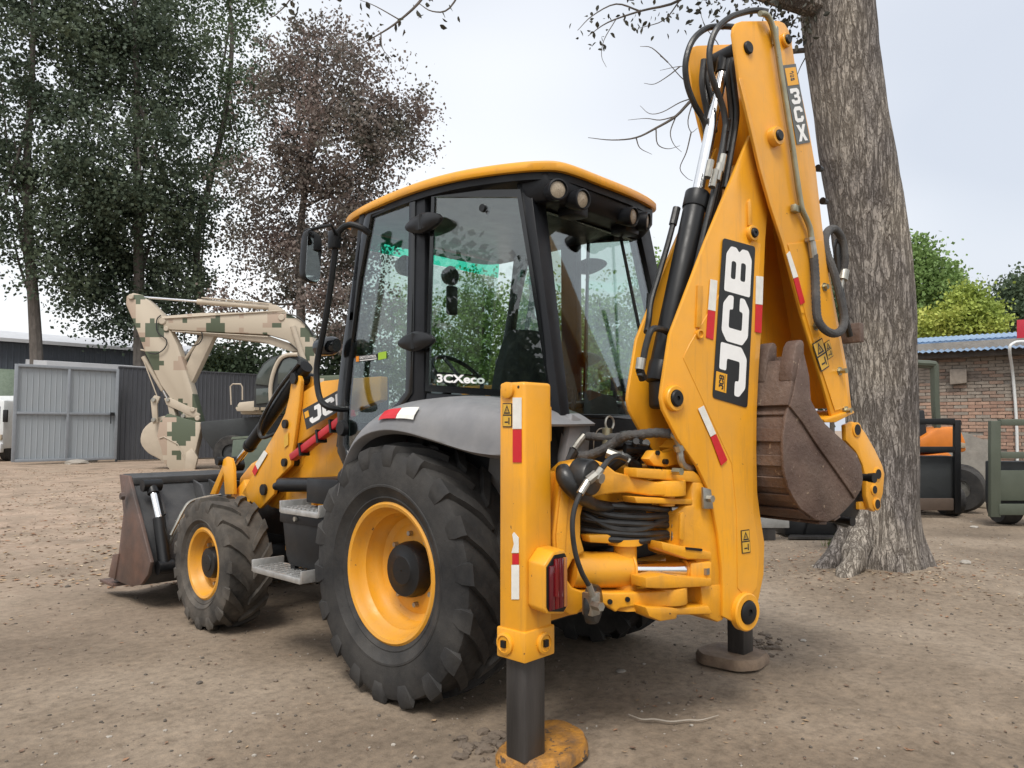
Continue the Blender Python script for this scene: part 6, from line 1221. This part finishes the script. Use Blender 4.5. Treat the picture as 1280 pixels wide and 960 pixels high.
pl = [wp(x, y, .024) for x, y in ((1180, 546), (1205, 540), (1225, 548), (1238, 552), (1240, 590), (1238, 622), (1180, 622), (1160, 590))]
S().prism(pl, wn*.015).bev(.006).out('plaster_patch', pm('grey_plaster', (.27, .255, .225), .95, var=.3, vscale=4, col2=(.16, .14, .12), c2amt=.6, c2scale=3, bump=.4, bscale=20), WS)
S().hexa([wp(1188, 462, .02), wp(1209, 461, .02), wp(1209, 479, .02), wp(1188, 481, .02)], [p+wn*.12 for p in (wp(1188, 462, .02), wp(1209, 461, .02), wp(1209, 479, .02), wp(1188, 481, .02))]).bev(.01).out('brick_corbel', bm_[3], WS)
# blue roof: two overlapping corrugated sheets
m_broof = pm('faded_blue_sheet', (.17, .29, .46), .42, var=.25, vscale=3, col2=(.46, .52, .58), c2amt=.4, c2scale=2.2, metal=.2)
def corr(name, d0, z0, d1, z1, mat, lift=0, u0=-.5, u1=None, pitch=.11):
    u1 = u1 or wl+.5; n_ = int((u1-u0)/pitch)*4; rows = []
    for i in range(n_+1):
        u = u0+(u1-u0)*i/n_; w = .016*math.sin(i*math.pi/2); sag = .02*mnoise.noise(V((u*.7, 0, z0))); rows.append([A+wd*u+wn*d0+V((0, 0, z0+w+lift+sag)), A+wd*u+wn*d1+V((0, 0, z1+w+lift))])
    S().sheet(rows).thick(.004).out(name, mat, WS, smooth=60)
corr('roof_sheet', .45, EV+.02, -1.2, EV+.32, m_broof); corr('roof_sheet', -.9, EV+.36, -4.2, EV+.80, m_broof, .02)
S().bar(A-wd*.5+wn*.30+V((0, 0, EV-.05)), B_+wd*.4+wn*.30+V((0, 0, EV-.05)), .07, .09).out('eaves_beam', pm('dark_timber', (.06, .05, .042), .9, var=.3), WS)
S().bar(A-wd*.5+wn*-.95+V((0, 0, EV+.34)), B_+wd*.4+wn*-.95+V((0, 0, EV+.34)), .06, .10).out('roof_beam', m_broof, WS)
S().hexa([A-wn*.3, A-wn*.02, A-wn*.02+V((0, 0, EV)), A-wn*.3+V((0, 0, EV))], [p-wd*.25 for p in (A-wn*.3, A-wn*.02, A-wn*.02+V((0, 0, EV)), A-wn*.3+V((0, 0, EV)))]).out('end_pier', bm_[2], WS)
PP = tag(S().tube(spline([wp(1290, 428, .40), wp(1276, 427, .42), wp(1267, 429, .46), wp(1262, 437, .5), wp(1266, 467, .12), wp(1270, 517, .06), wp(1271.5, 560, .06), wp(1272, 622, .06)], 4), .028, 10).out('white_pipe', m_lorry), 'thin white pipe running down the brick wall', 'pipe')
RP = thing('red_panel', 'red sign panel standing on the blue roof', 'sign', wp(1290, 440, -.2)); q = [wp(1271, 442, -.2), wp(1330, 445, -.2), wp(1330, 396, -.2), wp(1271, 400, -.2)]
S().prism(q, -wn*.06).bev(.005).out('board', pm('red_board', (.42, .012, .03), .5, var=.1), RP); S().bar(q[0]-wn*.08+wd*.2, q[0]-wn*.08+wd*.2-V((0, 0, .6)), .05, .05, wn).out('support', m_steel, RP)
for k, (o0, h0, lab) in enumerate(((.75, .14, 'long dark timber baulk lying along the foot of the brick wall'), (1.15, .10, 'pale squared timber lying in front of the dark baulk'))):
    a = A+wd*1.9+wn*o0; tag(S().bar(a+V((0, 0, h0/2+.005)), a+wd*2.6+V((0, 0, h0/2+.005)), .16, h0).bev(.008).out('timber_baulk', pm('baulk_wood', ((.07, .06, .05), (.30, .26, .20))[k], .9, var=.3, vscale=6)), lab, 'timber')
# ---- orange tractor behind a black frame trailer
m_orange = pm('tractor_orange', (.62, .19, .025), .4, var=.12); D1 = 13.6
TR_ = thing('orange_tractor', 'small orange tractor with a roll bar half hidden behind the thick trunk', 'tractor', ground(1175, D1))
def tp(name, pts, o0, o1, mat, bv=.02, T=None, D=D1): s = S().prism([dep(x, y, D+o0) for x, y in pts], FH*(o1-o0)); (s.bev(bv) if bv else s).out(name, mat, T or TR_)
tp('bonnet', [(1150,548),(1172,535),(1195,533),(1203,540),(1208,552),(1209,565),(1198,566),(1150,566)], -.3, .4, m_orange, .05); tp('side_panel', [(1150,570),(1186,566),(1194,574),(1194,586),(1189,580),(1180,575),(1150,574)], -.34, .4, m_orange, .01)
tp('headlight', [(1201,553),(1207,554),(1207,560),(1201,560)], -.32, -.28, m_lamp, .005); tp('chassis', [(1130,575),(1200,575),(1200,600),(1130,600)], -.1, .3, m_blk, .02)
S().tube(spline([dep(x, y, D1-.2) for x, y in ((1132, 452), (1150, 454), (1165, 455), (1169, 460), (1170, 500), (1173, 556))], 4), .06, 8).out('roll_bar', m_oliv, TR_); S().tube(spline([dep(x, y, D1+.5) for x, y in ((1132, 455), (1150, 457), (1163, 458), (1166, 463), (1167, 500), (1170, 550))], 4), .05, 8).out('roll_bar', m_oliv, TR_)
for o0 in (-.45, .5):
    for px, r in ((1201, .40), (1140, .45)):
        c = dep(px, 600, D1+o0); c.z = r; S().lathe([(.16, -.09), (r*.9, -.10), (r, -.06), (r, .06), (r*.9, .10), (.16, .09)], c, (FH+RT*.9), 24).out('tyre', m_tyre, TR_); S().lathe([(.001, -.06), (.16, -.05), (.17, .08)], c, (FH+RT*.9), 16).out('rim', m_steel, TR_)
tp('seat', [(1140,515),(1156,512),(1160,548),(1140,550)], -.2, .3, m_seat, .03)
def frame_trailer(name, label, px0, px1, y_top, y_mid, y_bot, D, paint, pw, plate, ywheel, grp):
    T = thing(name, label, 'trailer', ground((px0+px1)/2, D), grp); P = lambda x, y, o=0: dep(x, y, D+o)
    def rail(a, b, w=.10, n_='rail'): S().bar(P(*a), P(*b), w, .08, FH).bev(.008).out(n_, paint, T)
    rail((px0, y_top-2), (px0, y_bot), pw, 'post'); rail((px1, y_top-2), (px1, y_bot), pw, 'post'); k = pw*FPX/D/2
    rail((px0+k, y_top), (px1-k, y_top)); rail((px0+k, y_mid), (px1-k, y_mid))
    for (ya, yb, m, dd) in plate: S().prism([P(px0+k, ya, dd), P(px1-k, ya, dd), P(px1-k, yb, dd), P(px0+k, yb, dd)], FH*.05).bev(.008).out('plate', m, T)
    S().prism([P(px0+k, y_mid+8, .1), P(px1-k, y_mid+8, .1), P(px1-k, y_bot-14, .1), P(px0+k, y_bot-14, .1)], FH*.35).bev(.02).out('body', m_dkgr, T)
    for px in (px0+k*2.2, px1-k*2.2):
        c = P(px, ywheel, .35); c.z = .26; S().lathe([(.10, -.13), (.24, -.14), (.265, -.10), (.265, .10), (.24, .14), (.10, .13)], c, RT, 22).out('tyre', m_tyre, T); S().lathe([(.001, -.05), (.10, -.08), (.11, .1)], c, RT, 14).out('rim', m_dkgr, T)
    return T
frame_trailer('frame_trailer', 'black steel frame trailer with a brown lower board beside the thick trunk', 1110, 1196, 527, 562, 641, 12.3, m_blk, .10, [(623, 638, pm('brown_board', (.085, .060, .045), .7, var=.2), -.06)], 640, 'frame trailers by the brick wall')
frame_trailer('frame_trailer', 'olive green steel frame trailer standing clear of the brick wall', 1243, 1345, 528, 569, 646, 11.2, m_oliv, .15, [(588, 626, m_oliv, .02), (630, 644, m_oliv, -.05)], 650, 'frame trailers by the brick wall')
# ---- scrap attachment on the ground behind the bucket
AT = thing('breaker_attachment', 'black steel attachment lying on the ground behind the digging bucket', 'attachment', ground(1015, 10.2)); c = ground(1010, 10.2)
q = lambda u, v, w: c+RT*u+FH*v+V((0, 0, w))
S().hexa([q(-.35, 0, .02), q(.35, 0, .02), q(.35, .5, .02), q(-.35, .5, .02)], [q(-.35, 0, .30), q(.15, 0, .22), q(.15, .5, .22), q(-.35, .5, .30)]).bev(.02).out('body', m_blk, AT); S().prism([q(-.1, -.05, .02), q(.62, -.05, .02), q(.66, -.05, .16), q(.50, -.05, .40), q(.35, -.05, .26), q(.0, -.05, .36)], FH*.04).bev(.01).out('side_plate', m_blk, AT); S().prism([q(-.1, .45, .02), q(.62, .45, .02), q(.66, .45, .16), q(.50, .45, .40), q(.35, .45, .26), q(.0, .45, .36)], FH*.04).bev(.01).out('side_plate', m_blk, AT)
S().cyl(q(.36, -.12, .20), q(.36, .55, .20), .055).out('pin', m_leg, AT); S().cyl(q(.55, -.12, .28), q(.55, .55, .28), .06).out('pin', m_leg, AT); S().prism([q(-.4, -.25, .01), q(.3, -.3, .01), q(.42, -.1, .01), q(-.3, -.05, .01)], V((0, 0, .03))).out('base_plate', m_leg, AT)
CH = thing('steel_channel', 'grey steel channel section resting on blocks behind the boom', 'steel beam', ground(955, 10.0)); c = ground(958, 9.9)
S().hexa([q(-.6, 0, .16), q(.28, 0, .16), q(.28, .14, .16), q(-.6, .14, .16)], [q(-.6, 0, .30), q(.28, 0, .30), q(.28, .14, .30), q(-.6, .14, .30)]).bev(.008).out('beam', pm('dull_grey_steel', (.26, .26, .25), .6, var=.25, vscale=8), CH); S().hexa([q(-.5, .02, .0), q(.1, .02, .0), q(.1, .2, .0), q(-.5, .2, .0)], [q(-.5, .02, .158), q(.1, .02, .158), q(.1, .2, .158), q(-.5, .2, .158)]).out('block', m_leg, CH); S().hexa([q(-.4, .05, .302), q(-.02, .05, .302), q(-.02, .3, .302), q(-.4, .3, .302)], [q(-.4, .05, .44), q(-.02, .05, .44), q(-.02, .3, .44), q(-.4, .3, .44)]).out('upper_block', pm('grey_block', (.2, .2, .2), .7), CH)
